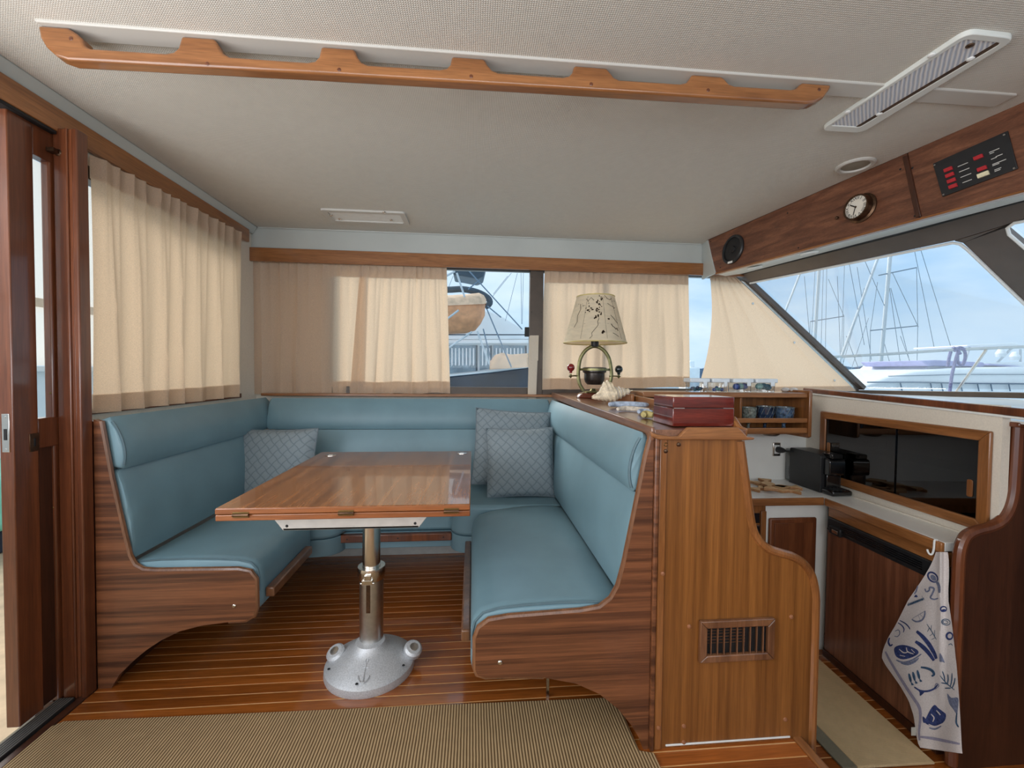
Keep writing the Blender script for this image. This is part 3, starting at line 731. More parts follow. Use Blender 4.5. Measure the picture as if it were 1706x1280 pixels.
# ----- right bench
rb = thing('settee_bench', 'blue leather bench against the tall teak divider, pillows at its far end', 'bench', (0.25, 1.6, 0))
end_panel(R_OUT, YR, rb, R_OUT[2:19])
def round_far(front, r, yend):
    def fn(q):
        d = q.y-(yend-r)
        if d > 0:
            s = r-math.sqrt(max(0, r*r-min(d, r)**2))
            t = max(0, 1-abs(q.x-front)/0.35); q = V((q.x+(0.30*s*t if front > -0.3 else -0.30*s*t), q.y, q.z-0.35*s*t*t))
        w = math.sin(q.y*9.0)*0.0012+math.sin(q.y*23+q.x*7)*0.0006
        return V((q.x, q.y, q.z+(w if q.z > 0.37 else 0)))
    return fn
sp_ = sweep_y(seat_prof(-0.001, 0.445, 1), 1.1695, 2.062, 30, round_far(0.0, 0.13, 2.062))
sc = sp_.build('seat_cushion', 'leather', rb, smooth=50)
G().tube([(x, 1.172, z) for x, z in seat_prof(0.003, 0.44, 1)[1:11]], 0.0035, 6).build('piping', 'leather_piping', sc)
# small creases in the leather
def backrest_prof(x0, x1, z0, z1, th, s):
    # front face from (x0,z0) to (x1,z1), bulging, thickness behind
    out = []
    n = 8
    for k in range(n+1):
        t = k/n; bul = 0.016*math.sin(math.pi*t)**0.6
        out.append((x0+(x1-x0)*t-s*bul, z0+(z1-z0)*t))
    out += [(x1+s*th, z1-0.002), (x0+s*th, z0+0.002)]
    return out
def bolster_prof(x0, x1, z0, z1, th, s, bul=0.034):
    out = []; n = 12
    for k in range(n+1):
        t = k/n; a = math.sin(math.pi*min(1, t*0.93+0.02))**0.55
        out.append((x0+(x1-x0)*t-s*bul*a, z0+(z1-z0)*t))
    out += [(x1+s*th*0.5, z1-0.012), (x1+s*th, z1-0.04), (x0+s*th, z0+0.004)]
    return out
br = sweep_y(backrest_prof(0.424, 0.462, 0.424, 0.722, 0.035, 1), 1.1695, 2.52, 26).build('backrest', 'leather', rb, smooth=50)
bo = sweep_y(bolster_prof(0.462, 0.492, 0.724, 0.893, 0.006, 1, 0.036), 1.1695, 2.60, 26).build('head_bolster', 'leather', rb, smooth=50)
G().tube([(x, 1.1725, z) for x, z in bolster_prof(0.462, 0.492, 0.724, 0.893, 0.006, 1, 0.036)[1:12]], 0.004, 6).build('piping', 'leather_piping', bo)
fr = G().box(-0.030, -0.002, 1.28, 1.97, 0.25, 0.285).build('foot_rail', 'teak_edge', rb, bevel=0.005)
G().lathe([(0.0065, 0), (0.0065, 0.002), (0.004, 0.004)], aY(833, 1104, YR), (0, -1, 0), 14).build('bolt', 'steel_polished', rb)
bx('kick_board', 'mahogany_panel', rb, 0.455, 0.470, 1.345, 2.4, 0.0, 0.231, 0.001)
bx('foot', 'steel_polished', rb, 0.245, 0.255, 1.362, 1.372, 0.0, 0.231, 0.001)

# ----- left bench
lb = thing('settee_bench', 'blue leather bench beside the aft door, scooped teak end panel', 'bench', (-1.0, 1.9, 0))
end_panel(L_OUT, YL, lb, L_OUT[2:16])
sc = sweep_y(seat_prof(-0.722, -1.145, -1), YL+0.0195, 2.062, 20, round_far(-0.725, 0.13, 2.062)).build('seat_cushion', 'leather', lb, smooth=50)
G().tube([(x, YL+0.022, z) for x, z in seat_prof(-0.726, -1.14, -1)[1:11]], 0.0035, 6).build('piping', 'leather_piping', sc)
sweep_y(backrest_prof(-1.128, -1.172, 0.424, 0.722, 0.03, -1), YL+0.0195, 2.50, 22).build('backrest', 'leather', lb, smooth=50)
bo = sweep_y(bolster_prof(-1.168, -1.212, 0.724, 0.898, 0.04, -1, 0.036), YL+0.0195, 2.64, 22).build('head_bolster', 'leather', lb, smooth=50)
G().tube([(x, YL+0.022, z) for x, z in bolster_prof(-1.168, -1.212, 0.724, 0.898, 0.04, -1, 0.036)[1:12]], 0.004, 6).build('piping', 'leather_piping', bo)
G().box(-0.720, -0.690, 1.565, 1.93, 0.262, 0.296).build('foot_rail', 'teak_edge', lb, bevel=0.005)
G().lathe([(0.0065, 0), (0.0065, 0.002), (0.004, 0.004)], aY(390, 1010, YL), (0, -1, 0), 14).build('bolt', 'steel_polished', lb)
bx('kick_board', 'mahogany_panel', lb, -1.21, -1.195, YL+0.02, 2.5, 0.0, 0.231, 0.001)

# ----- back bench
bb_ = thing('settee_bench', 'blue leather bench below the side windows, behind the table', 'bench', (-0.36, 2.4, 0))
plan = [(0.44, 2.0655), (0.10, 2.0655), (0.03, 2.072)]
for k in range(7):
    a = math.radians(90*k/6); plan.append((-0.005-0.10*math.sin(a)*1.0, 2.075+0.09*(1-math.cos(a))))
for k in range(7):
    a = math.radians(90*(6-k)/6); plan.append((-0.72+0.10*math.sin(a), 2.075+0.09*(1-math.cos(a))))
plan += [(-0.76, 2.072), (-0.82, 2.0655), (-1.14, 2.0655), (-1.14, 2.52), (0.44, 2.52)]
G().prism(plan, 'z', 0.262, 0.413).build('seat_cushion', 'leather', bb_, bevel=0.018, seg=3)
val = [p for p in plan[1:-3] if -0.80 < p[0] < 0.06]
ring = val+[(p[0], p[1]+0.03) for p in val[::-1]]
G().prism(ring, 'z', 0.182, 0.262).build('valance', 'leather', bb_, bevel=0.002)
sw = lambda prof, x0, x1, yy: [(x, y) for x, y in prof]
def sweep_x(prof_yz, x0, x1, n):
    g = sweep_y([(a, b) for a, b in prof_yz], x0, x1, n)
    g.v = [V((p.y, p.x, p.z)) for p in g.v]
    return g
sweep_x(backrest_prof(2.485, 2.535, 0.424, 0.722, 0.06, 1), -1.12, 0.44, 26).build('backrest', 'leather', bb_, smooth=50)
sweep_x(bolster_prof(2.545, 2.60, 0.724, 0.897, 0.05, 1, 0.036), -1.155, 0.458, 26).build('head_bolster', 'leather', bb_, smooth=50)
bx('foot_rail', 'mahogany_door', bb_, -0.64, -0.10, 2.128, 2.158, 0.225, 0.262, 0.004)
for x in (-0.60, -0.36, -0.14): G().lathe([(0.004, 0), (0.003, 0.001)], (x, 2.128, 0.243), (0, -1, 0), 8).build('screw', 'rubber_black', bb_)
bx('kick_board', 'kick_white', bb_, -1.19, 0.45, 2.51, 2.525, 0.0, 0.26, 0.001)

# ================================================================== TABLE
tb = thing('dining_table', 'folding teak table on a chrome pedestal, in the dinette', 'table', (-0.33, 1.57, 0))
tx0, tx1, ty0, ty1 = -0.661, -0.005, 1.170, 1.957
top = G().box(tx0, tx1, ty0, ty1, 0.6835, 0.700).build('top_leaf', 'teak_table', tb, bevel=0.0025)
G().box(tx0+0.001, tx1-0.001, ty0-0.0025, ty0-0.0002, 0.685, 0.6985).build('edge_strip', 'teak_table_edge', top, bevel=0.001)
low = G().box(tx0, tx1, ty0, ty1, 0.666, 0.6825).build('lower_leaf', 'teak_table_edge', tb, bevel=0.0025)
for px in (402, 577, 752):
    c = aY(px, 853, ty0)
    h = G().box(c.x-0.020, c.x+0.020, ty0-0.0045, ty0-0.0025, 0.6755, 0.6905).build('hinge', 'brass', tb, bevel=0.001)
    G().tube([(c.x-0.020, ty0-0.005, 0.683), (c.x+0.020, ty0-0.005, 0.683)], 0.0035, 8).build('knuckle', 'bronze_dark', h)
for px, py in ((551, 759), (770, 755.5)):
    c = aZ(px, py, 0.700)
    k = G().lathe([(0.022, 0), (0.022, 0.0015), (0.019, 0.002)], (c.x, c.y, 0.7), (0, 0, 1), 20, sx=1.0, sy=0.8).build('flush_catch', 'steel_polished', tb)
    G().box(c.x-0.008, c.x+0.008, c.y-0.004, c.y+0.004, 0.702, 0.7035).build('lift_tab', 'aluminium', k, bevel=0.0005)
cyT = 1.57; cxT = aY(619, 960, cyT).x
g = G()
bxa, bxb = aY(452, 870, 1.205).x, aY(716, 870, 1.205).x
for sy in (1.205, 1.90):
    g.prism([(bxa, 0.6655), (bxb, 0.6655), (bxb-0.03, 0.626), (bxa+0.03, 0.626)], 'y', sy, sy+0.006)
g.box(bxa+0.03, bxb-0.03, 1.205, 1.906, 0.626, 0.632)
br_ = g.build('mount_bracket', 'bracket_aluminium', tb, bevel=0.001)
for sx in (bxa+0.04, bxb-0.04): G().lathe([(0.004, 0), (0.003, 0.0015)], (sx, 1.205, 0.638), (0, -1, 0), 10).build('screw', 'rubber_black', br_)
G().lathe([(0.031, 0.30), (0.031, 0.627)], (cxT, cyT, 0), n=36).build('upper_column', 'steel_polished', tb)
G().lathe([(0.034, 0.608), (0.034, 0.626)], (cxT, cyT, 0), n=36).tube(spline([(cxT-0.02, cyT-0.034, 0.622), (cxT-0.05, cyT-0.05, 0.622), (cxT-0.07, cyT-0.045, 0.63)], 5), 0.004, 8).tube([(cxT+0.01, cyT-0.034, 0.622), (cxT+0.03, cyT-0.045, 0.61)], 0.005, 8).build('release_lever', 'steel_polished', tb)
G().lathe([(0.041, 0.07), (0.041, 0.335)], (cxT, cyT, 0), n=40).build('lower_column', 'aluminium', tb)
co = G().lathe([(0.032, 0.362), (0.047, 0.362), (0.048, 0.355), (0.048, 0.335), (0.045, 0.318), (0.0415, 0.316)], (cxT, cyT, 0), n=40, caps=False).build('collar', 'steel_polished', tb)
G().box(cxT-0.020, cxT+0.016, cyT-0.060, cyT-0.046, 0.318, 0.334).box(cxT-0.012, cxT+0.010, cyT-0.058, cyT-0.046, 0.334, 0.35).tube([(cxT-0.026, cyT-0.053, 0.322), (cxT+0.022, cyT-0.053, 0.322)], 0.004, 8).build('clamp', 'steel_polished', co, bevel=0.001)
bx('slot_strip', 'bronze_dark', tb, cxT-0.009, cxT+0.005, cyT-0.0425, cyT-0.038, 0.21, 0.316, 0.001)
bc = (cxT-0.012, 1.548)
base = G().lathe([(0.153, 0.0), (0.155, 0.006), (0.153, 0.026), (0.147, 0.031), (0.11, 0.055), (0.075, 0.072), (0.058, 0.085), (0.050, 0.098), (0.044, 0.10), (0.001, 0.10)], (bc[0]+0.012, bc[1]+0.006, 0), n=56).build('pedestal_base', 'cast_aluminium', tb)
for px, py, s in ((563, 1088, -1), (684, 1082, 1)):
    c = aZ(px, py, 0.06)+V((0.002*s, 0.012, 0))
    kn = G().lathe([(0.010, -0.01), (0.027, 0.002), (0.033, 0.012), (0.032, 0.028), (0.025, 0.035), (0.001, 0.036)], (c.x, c.y, 0.038), (0.25*s, -0.35, 0.8), 20).build('clamp_knob', 'cast_aluminium', tb)
    G().lathe([(0.016, 0), (0.014, 0.004), (0.001, 0.005)], V((c.x, c.y, 0.038))+V((0.25*s, -0.35, 0.8)).normalized()*0.034, (0.25*s, -0.35, 0.8), 16).build('knob_cap', 'aluminium', kn)
for a in (-95, -25, 205):
    a = math.radians(a)
    G().lathe([(0.005, 0), (0.004, 0.002)], (bc[0]+0.012+0.138*math.cos(a), bc[1]+0.006+0.138*math.sin(a), 0.0405), (0, 0, 1), 10).build('bolt', 'rubber_black', base)
def base_surf(x, y):
    r = math.hypot(x-bc[0]-0.012, y-bc[1]-0.006)
    return 0.033+(0.157-r)/(0.157-0.11)*(0.055-0.033) if r > 0.11 else 0.055+(0.11-r)/0.035*0.017
ac = aZ(607, 1126, 0.047)
def ab(u, v): x, y = ac.x+u, ac.y+v*1.3; return (x, y, base_surf(x, y)+0.001)
anchor = G()
anchor.tube([ab(0, -0.022+0.044*k/6) for k in range(7)], 0.002, 6)
anchor.tube([ab(0.018*math.sin(math.radians(t)), -0.004-0.018*math.cos(math.radians(t))) for t in range(-85, 86, 17)], 0.002, 6)
anchor.tube([ab(-0.010, 0.012), ab(0.010, 0.012)], 0.002, 6)
anchor.tube([ab(0.005*math.sin(math.radians(t)), 0.027+0.005*math.cos(math.radians(t))) for t in range(0, 361, 45)], 0.0015, 6)
anchor.build('anchor_emblem', 'cast_aluminium', base)

# ================================================================== RUGS
rg = thing('sisal_rug', 'ribbed sisal rug in the foreground, in front of the dinette', 'rug', (-0.3, 0.8, 0))
rp_ = [(-1.262, 0.16), (0.505, 0.16), (0.512, 1.130), (0.4985, 1.338), (-0.385, 1.356), (-1.205, 1.372), (-1.243, 1.355), (-1.262, 1.32)]
rp_ = [(max(-1.224, x), y) for x, y in rp_]
G().prism(rp_[:2]+[(0.508, 1.130), (0.470, 1.140), (0.47, 1.338)]+rp_[4:7], 'z', 0.0012, 0.008).build('pile', 'rug_sisal', rg, bevel=0.002)
rn = thing('galley_runner', 'pale beige runner on the galley floor beside the fridge', 'rug', (1.35, 1.5, FZ))
G().prism([(1.255, 1.262), (1.524, 1.256), (1.556, 1.82), (1.255, 1.82)], 'z', FZ+0.001, FZ+0.009).build('pile', 'runner_weave', rn, bevel=0.002)
G().prism([(1.205, 1.264), (1.254, 1.263), (1.254, 1.82), (1.205, 1.82)], 'z', FZ+0.001, FZ+0.008).build('shadow_strip', 'runner_shadow', rn, bevel=0.001)  # grey strip stands in for the divider panel's shadow

# ================================================================== PILLOWS
def pillow(label, c, w, h, t, right, up, lean):
    right = V(right).normalized(); up = V(up).normalized(); nr = right.cross(up)
    th = thing('throw_pillow', label, 'pillow', V(c)-up*h*0.5, 'scale-patterned throw pillows')
    n = 22; g = G(); uvs = []
    rnd = random.Random(label)
    ph = [rnd.uniform(0, 6) for _ in range(4)]
    def edge(u, v):   # sides pulled in between the corners
        x = u*(1-0.045*(1-v*v)*abs(u)**6); y = v*(1-0.05*(1-u*u)*abs(v)**6)
        return x, y
    for side in (1, -1):
        for i in range(n+1):
            for j in range(n+1):
                u = -1+2*i/n; v = -1+2*j/n
                x, y = edge(u, v)
                b_ = ((1-abs(u)**2.6)*(1-abs(v)**2.6))
                d = t*0.5*max(0, b_)**0.42
                d *= 1+0.06*math.sin(3*u+ph[0])*math.cos(2.5*v+ph[1])+0.04*math.sin(6*u*v+ph[2])
                g.v.append(V(c)+right*(x*w/2)+up*(y*h/2)+nr*(d*side))
                uvs.append((x*w/2*0.9+0.5, y*h/2*0.9+0.5))
    m = (n+1)
    for s_ in range(2):
        o_ = s_*m*m
        for i in range(n):
            for j in range(n): g.f.append((o_+i*m+j, o_+(i+1)*m+j, o_+(i+1)*m+j+1, o_+i*m+j+1))
    g.build('cover', 'pillow_cloth', th, smooth=60, uvs=uvs)
    bord = [edge(-1+2*k/12, -1) for k in range(12)]+[edge(1, -1+2*k/12) for k in range(12)]+[edge(1-2*k/12, 1) for k in range(12)]+[edge(-1, 1-2*k/12) for k in range(12)]
    G().tube([V(c)+right*(x*w/2)+up*(y*h/2) for x, y in bord], 0.0035, 6, closed=True).build('piping', 'pillow_piping', th)
    return th
pillow('wide grey-blue pillow in the left corner of the dinette', aY(457, 775, 2.30), 0.43, 0.37, 0.13, (1, -0.16, 0.03), (0.02, 0.22, 1), 0)
pillow('large grey-blue pillow behind the smaller one, below the window strap', aY(853, 746, 2.40), 0.43, 0.42, 0.13, (1, 0.05, -0.07), (0.06, 0.16, 1), 0)
pillow('small square grey-blue pillow in front of the larger pillow', aY(867, 770, 2.245), 0.355, 0.36, 0.12, (1, -0.04, 0.015), (-0.02, 0.25, 1), 0)

# ================================================================== CURTAINS
def curtain(name, label, P, n_u, n_v, pleats, amp, hem=0.03, grp='window curtains', seed=1, mat='curtain_cloth'):
    """P(u,v) -> point on the flat curtain and its normal; pleats deepen downward"""
    rnd = random.Random(seed)
    ks = [(rnd.uniform(0.7, 1.4)*pleats, rnd.uniform(0, 6.3), rnd.uniform(0.3, 0.6)) for _ in range(3)]
    def off(u, v):
        a = 0
        uw = u+0.022*math.sin(2*math.pi*1.3*u+ks[0][1])+0.012*math.sin(2*math.pi*3.1*u+ks[1][1])+0.006*math.sin(4*v+9*u)
        main = 1-2*abs(math.sin(math.pi*pleats*uw+ks[2][1]))**0.75
        for k, ph, w in ks[:2]: a += 0.35*w*math.sin(2*math.pi*k*1.7*(u+0.015*math.sin(4*v+ph))+ph)
        pin = 1-2*abs(math.sin(math.pi*pleats*2*uw+ks[2][1]))**0.6
        return 1.25*amp*((0.30+0.70*v)*(main+a*v)+0.55*(1-v)**2*pin)
    th = thing(name, label, 'curtain', P(0.5, 1)[0], grp)
    def fn(u, v):
        p, nrm = P(u, v); return p+nrm*off(u, v)
    G().grid(fn, n_u, n_v).build('cloth', mat, th, smooth=70, recalc=False)
    if hem:
        def fh(u, v):
            vv = 1-hem*(1-v); p, nrm = P(u, vv); return p+nrm*(off(u, vv)-0.003)
        G().grid(fh, n_u, 3).build('hem', 'hem_cloth', th, smooth=70, recalc=False)
        def ft(u, v):
            vv = hem*1.2*v; p, nrm = P(u, vv); return p+nrm*(off(u, vv)-0.003)
        G().grid(ft, n_u, 3).build('heading_tape', 'hem_cloth', th, smooth=70, recalc=False)
    return th
def wallcurt(Y, tl, tr, bl, br, wave=0.0):
    a, b, c, d = (aY(x, y, Y) for x, y in (tl, tr, bl, br))
    def P(u, v):
        p = (a*(1-u)+b*u)*(1-v)+(c*(1-u)+d*u)*v
        return p+V((0, 0, wave*math.sin(u*17)*v)), V((0, -1, 0))
    return P
def wallcurtx(X, tl, tr, bl, br):
    a, b, c, d = (aX(x, y, X) for x, y in (tl, tr, bl, br))
    def P(u, v):
        p = (a*(1-u)+b*u)*(1-v)+(c*(1-u)+d*u)*v
        return p, V((1, 0, 0))
    return P
curtain('window_curtain', 'cream curtain on the aft bulkhead beside the door post', wallcurtx(-1.268, (158, 258), (405, 388), (166, 689), (404, 660)), 140, 24, 7, 0.014, 0.075, seed=3)
curtain('window_curtain', 'shaded cream curtain in the corner above the left pillow', wallcurt(2.722, (402, 430), (612, 437), (404, 658), (606, 656), 0.003), 130, 24, 6.5, 0.008, 0.095, seed=5)
curtain('window_curtain', 'sunlit cream curtain left of the boat view', wallcurt(2.712, (600, 437), (744, 441), (582, 657), (750, 655), 0.003), 130, 24, 6, 0.009, 0.095, seed=8)
curtain('window_curtain', 'cream curtain behind the lampshade', wallcurt(2.712, (908, 448), (1148, 452), (899, 650), (1151, 645), 0.002), 150, 24, 8, 0.010, 0.095, seed=12)
# triangular front curtain, cut to the raked pillar and pressed to it by studs
ca, cb_, cc, cd = (aY(x, y, 2.712) for x, y in ((1182, 455), (1226, 461), (1160, 655), (1428, 652)))
def Pf(u, v):
    bow = 0.05*math.sin(math.pi*v)*(1-u)**3
    return (ca*(1-u)+cb_*u)*(1-v)+(cc*(1-u)+cd*u)*v+V((bow, 0, 0)), V((0, -1, 0))
fc = curtain('window_curtain', 'triangular cream curtain buttoned along the raked pillar', Pf, 90, 24, 3.5, 0.006, 0.05, seed=21)
for x, y in ((1254, 506), (1323, 571), (1390, 634)):
    c = aY(x, y, 2.703)
    G().lathe([(0.009, 0), (0.008, 0.003), (0.003, 0.004)], c, (0, -1, 0), 14).build('stud', 'steel_polished', fc)
# tie-back strap hanging from the mullion
def strap(name, label, quad, Y, th_):
    p = [aY(x, y, Y) for x, y in quad]
    return tag(G().slab(p, (0, th_, 0)).build(name, 'strap_cloth', None, bevel=0.001), label, 'strap')
st = thing('curtain_strap', 'pale cloth strap hanging down the bronze mullion', 'strap', aY(889, 668, 2.69))
G().slab([aY(x, y, 2.70) for x, y in ((882, 560), (897, 561), (893, 668), (879, 668))], (0, 0.003, 0)).build('band', 'strap_cloth', st)
G().slab([aY(x, y, 2.696) for x, y in ((883, 559), (897.5, 559), (896.5, 601), (885, 600))], (0, 0.003, 0)).build('fold', 'strap_cloth', st)

# ================================================================== DIVIDER between dinette and galley
dv = thing('divider_cabinet', 'tall orange teak divider cabinet with curved edge and vent grille', 'cabinet', (0.72, 1.5, 0))
curve_px = [(1236, 735), (1240, 765), (1246, 810), (1251, 850), (1258, 884), (1268, 902), (1283, 915), (1303, 922), (1323, 928), (1341, 939), (1354, 957), (1360, 978), (1362, 1000)]
cpts = [(p.x, p.z) for p in (aY(x, y, YR) for x, y in curve_px)]
cpts = [(p.x, p.y) for p in spline([(a, b, 0) for a, b in cpts], 3)]
d_out = [(0.5125, 0.0), (0.5125, 0.882)]+[(cpts[0][0], 0.882)]+cpts+[(1.0, 0.2), (1.0, -0.2), (0.964, -0.2), (0.964, 0.0)]
pan = G().prism(d_out, 'y', YR, YR+0.018).build('end_panel', 'teak_divider', dv, bevel=0.0)
G().tube([(a-0.004, YR+0.004, b) for a, b in cpts]+[(0.996, YR+0.004, 0.2), (0.996, YR+0.004, -0.2)], 0.0125, 10, up=(0, 1, 0)).build('edge_moulding', 'teak_trim_z', pan)
bx('corner_post', 'teak_trim_z', dv, 0.5145, 0.536, YR-0.006, YR+0.0, 0.0, 0.882, 0.003)
bx('corner_bead', 'teak_settee', dv, 0.5005, 0.5135, YR-0.010, YR+0.012, 0.0, 0.890, 0.004)
for (x, y, mt) in ((1109, 752, 'bronze_dark'), (1130.5, 741, 'bronze_dark'), (1104, 956, 'screw_cap'), (1148, 1044, 'screw_cap'), (1318, 1028, 'screw_cap'), (1308, 1199, 'screw_cap'), (1139, 1210, 'screw_cap'), (1139, 1237, 'screw_cap'), (1097, 1213, 'screw_cap')):
    yy = YR-0.006 if x < 1112 else YR
    G().lathe([(0.0062, 0), (0.0055, 0.0025), (0.002, 0.004)], aY(x, y, yy), (0, -1, 0), 12).build('screw_cap', mt, pan)
c = aY(1109.5, 741, YR-0.0062)
G().tube([c+V((0.005*math.cos(math.radians(t)), 0, 0.005*math.sin(math.radians(t)))) for t in range(30, 331, 30)], 0.0012, 6).build('hook', 'brass', pan)
bx('base_strip', 'white_plastic', dv, 0.55, 0.925, YR-0.003, YR, 0.006, 0.011, 0.001)
bx('body', 'teak_divider', dv, 0.502, 0.742, YR+0.019, 2.74, 0.0, 0.877, 0.001)
bx('locker', 'teak_divider', dv, 0.966, 0.985, YR+0.019, 1.80, FZ, 0.40, 0.001)
# vent grille
va, vb = aY(1162, 1101, YR), aY(1287, 1027, YR)
x0, x1, z0, z1 = va.x, vb.x, va.z, vb.z
vt = bx('vent_back', 'rubber_black', dv, x0+0.01, x1-0.01, YR-0.001, YR, z0+0.01, z1-0.01, 0)
fw = 0.021
for nm, pol in (('vent_frame', [(x0, z0), (x1, z0), (x1-fw, z0+fw), (x0+fw, z0+fw)]), ('vent_frame', [(x0, z1), (x1, z1), (x1-fw, z1-fw), (x0+fw, z1-fw)]),
                ('vent_frame', [(x0, z0), (x0+fw, z0+fw), (x0+fw, z1-fw), (x0, z1)]), ('vent_frame', [(x1, z0), (x1-fw, z0+fw), (x1-fw, z1-fw), (x1, z1)])):
    G().prism(pol, 'y', YR-0.014, YR).build(nm, 'teak_edge', vt, bevel=0.003)
for k in range(9):
    xx = x0+fw+(x1-x0-2*fw)*(k+0.7)/9.3
    G().obox((xx, YR-0.006, (z0+z1)/2), (0.25, 1, 0), (1, -0.25, 0), (0, 0, 1), 0.005, 0.0012, (z1-z0)/2-fw).build('vent_slat', 'teak_edge', vt)
for k in range(5):
    zz = z0+fw+(z1-z0-2*fw)*(k+3.2)/8.6
    G().box(x0+fw, x0+0.14, YR-0.0022, YR-0.0012, zz, zz+0.0012).build('vent_fin', 'teak_edge', vt)
# counter on top of the divider, rising gently to the hull side
def cz(y): return 0.905+(y-1.15)*0.0165
ct = G().hexa([(0.500, YR-0.004, cz(1.15)-0.028), (0.765, YR-0.004, cz(1.15)-0.028), (0.765, 2.74, cz(2.74)-0.028), (0.500, 2.74, cz(2.74)-0.028),
          (0.500, YR-0.004, cz(1.15)), (0.765, YR-0.004, cz(1.15)), (0.765, 2.74, cz(2.74)), (0.500, 2.74, cz(2.74))]).build('counter', 'walnut_counter', dv, bevel=0.002)
G().hexa([(0.490, YR-0.004, cz(1.15)-0.03), (0.5015, YR-0.004, cz(1.15)-0.03), (0.5015, 2.66, cz(2.66)-0.03), (0.490, 2.66, cz(2.66)-0.03),
          (0.490, YR-0.004, cz(1.15)+0.007), (0.5015, YR-0.004, cz(1.15)+0.007), (0.5015, 2.66, cz(2.66)+0.007), (0.490, 2.66, cz(2.66)+0.007)]).build('side_edging', 'walnut_counter', dv, bevel=0.004)
lip = [(1084, 719), (1094, 724), (1119, 728), (1132, 727.5), (1139, 720), (1147, 712.5), (1231, 712.5), (1238, 719), (1246, 728), (1258, 729), (1257, 733), (1242, 734), (1098, 733), (1086, 728)]
G().prism([(p.x, p.z) for p in (aY(x, y, YR-0.018) for x, y in lip)], 'y', YR-0.018, YR-0.0045).build('front_fiddle', 'teak_trim_x', dv, bevel=0.003)
sl = [(YR-0.002, 0.885), (YR-0.002, 0.907), (1.175, 0.912), (1.205, 0.935), (1.25, 0.940), (2.08, 0.958), (2.08, 0.905)]
G().prism(sl, 'x', 0.757, 0.772).build('side_fiddle', 'teak_trim_y', dv, bevel=0.003)
bx('back_fiddle', 'teak_trim_y', dv, 0.735, 0.750, 1.95, 2.66, 0.915, 0.962, 0.003)

# ---------- lamp: gimbal compass lamp
lp = aZ(988, 660, 0.926); lx, ly, lz = lp.x, 2.30, cz(2.30)+0.0005
lx = aY(990, 640, ly).x
lm = thing('table_lamp', 'ship compass lamp with sea-chart paper shade on the divider', 'lamp', (lx, ly, lz))
def lpz(y): return aY(990, y, ly).z
G().lathe([(0.084, 0.0), (0.087, 0.006), (0.082, 0.018), (0.070, 0.026), (0.05, 0.030), (0.001, 0.030)], (lx-0.01, ly, lz), n=36, sy=0.8).build('foot', 'lamp_foot_wood', lm)
G().lathe([(0.055, 0.030), (0.052, 0.036), (0.02, 0.038), (0.012, 0.05), (0.001, 0.05)], (lx-0.005, ly, lz), n=28).build('foot_plate', 'brass_olive', lm)
def rel(px, py): return (aY(px, py, ly).x, ly, lpz(py))
yoke = [rel(972, 651), rel(966, 641), rel(963.5, 628), rel(964, 614), rel(967, 598), rel(974, 586), rel(983, 579), rel(991, 577)]
yk = yoke+[rel(1982-x, y) for x, y in [(983, 579), (974, 586), (967, 598), (964, 614), (963.5, 628), (967, 641), (973, 651)]]
G().tube(spline(yk, 4), 0.004, 8, flat=2.5, up=(0, 1, 0)).build('yoke', 'brass_olive', lm)
zr = lpz(616)
G().lathe([(0.073, -0.006), (0.080, -0.006), (0.080, 0.006), (0.073, 0.006), (0.073, -0.006)], (lx, ly, zr), n=36, caps=False).build('gimbal_ring', 'brass_olive', lm)
G().lathe([(0.001, lpz(641)), (0.038, lpz(641)), (0.050, lpz(637)), (0.055, lpz(632)), (0.055, lpz(622)), (0.064, lpz(620)), (0.064, lpz(613)), (0.052, lpz(612)), (0.001, lpz(612))], (lx, ly, 0), n=36).build('compass_bowl', 'bowl_dark', lm)
for sx, mt in ((-1, 'red_gloss'), (1, 'green_gloss')):
    bxp = aY(951 if sx < 0 else 1031, 613, ly).x; zb_ = lpz(613 if sx < 0 else 615)
    a_ = G().tube([(lx+sx*0.083, ly, lpz(627)), ((lx+sx*0.083+bxp)/2, ly, lpz(626.5)), (bxp, ly, lpz(627))], 0.004, 8).lathe([(0.001, -0.012), (0.006, -0.006), (0.012, 0.0), (0.006, 0.004), (0.005, 0.012)], (bxp, ly, lpz(627)), n=14).build('side_arm', 'brass_olive', lm)
    G().sphere((bxp, ly, zb_), 0.0215).lathe([(0.007, -0.03), (0.009, -0.022), (0.006, -0.016)], (bxp, ly, zb_), n=14).build('ball', mt, a_)
G().lathe([(0.018, lpz(578)), (0.021, lpz(576)), (0.021, lpz(567)), (0.017, lpz(560)), (0.014, lpz(545)), (0.001, lpz(545))], (lx, ly, 0), n=20).build('bulb_socket', 'plastic_black', lm)
zs0, zs1 = lpz(571.5), lpz(495)
rs0, rs1 = 0.168, 0.1
sh = G().grid(lambda u, v: (lx+(rs0+(rs1-rs0)*v)*math.cos(2*math.pi*u), ly+(rs0+(rs1-rs0)*v)*math.sin(2*math.pi*u), zs0+(zs1-zs0)*v), 64, 6, cu=True).build('shade', 'lamp_paper', lm, recalc=False)
for rr, zz in ((rs0, zs0), (rs1, zs1)):
    G().tube([(lx+rr*math.cos(2*math.pi*k/64), ly+rr*math.sin(2*math.pi*k/64), zz) for k in range(64)], 0.0035, 6, closed=True).build('shade_trim', 'lamp_trim_gold', sh)
def shp(a, t, off=0.0012):   # a in degrees from straight toward the camera, t 0..1 up
    th = math.radians(-98+a); rr = rs0+(rs1-rs0)*t+off
    return V((lx+rr*math.cos(th), ly+rr*math.sin(th), zs0+(zs1-zs0)*t))
g = G(); rnd = random.Random(4)
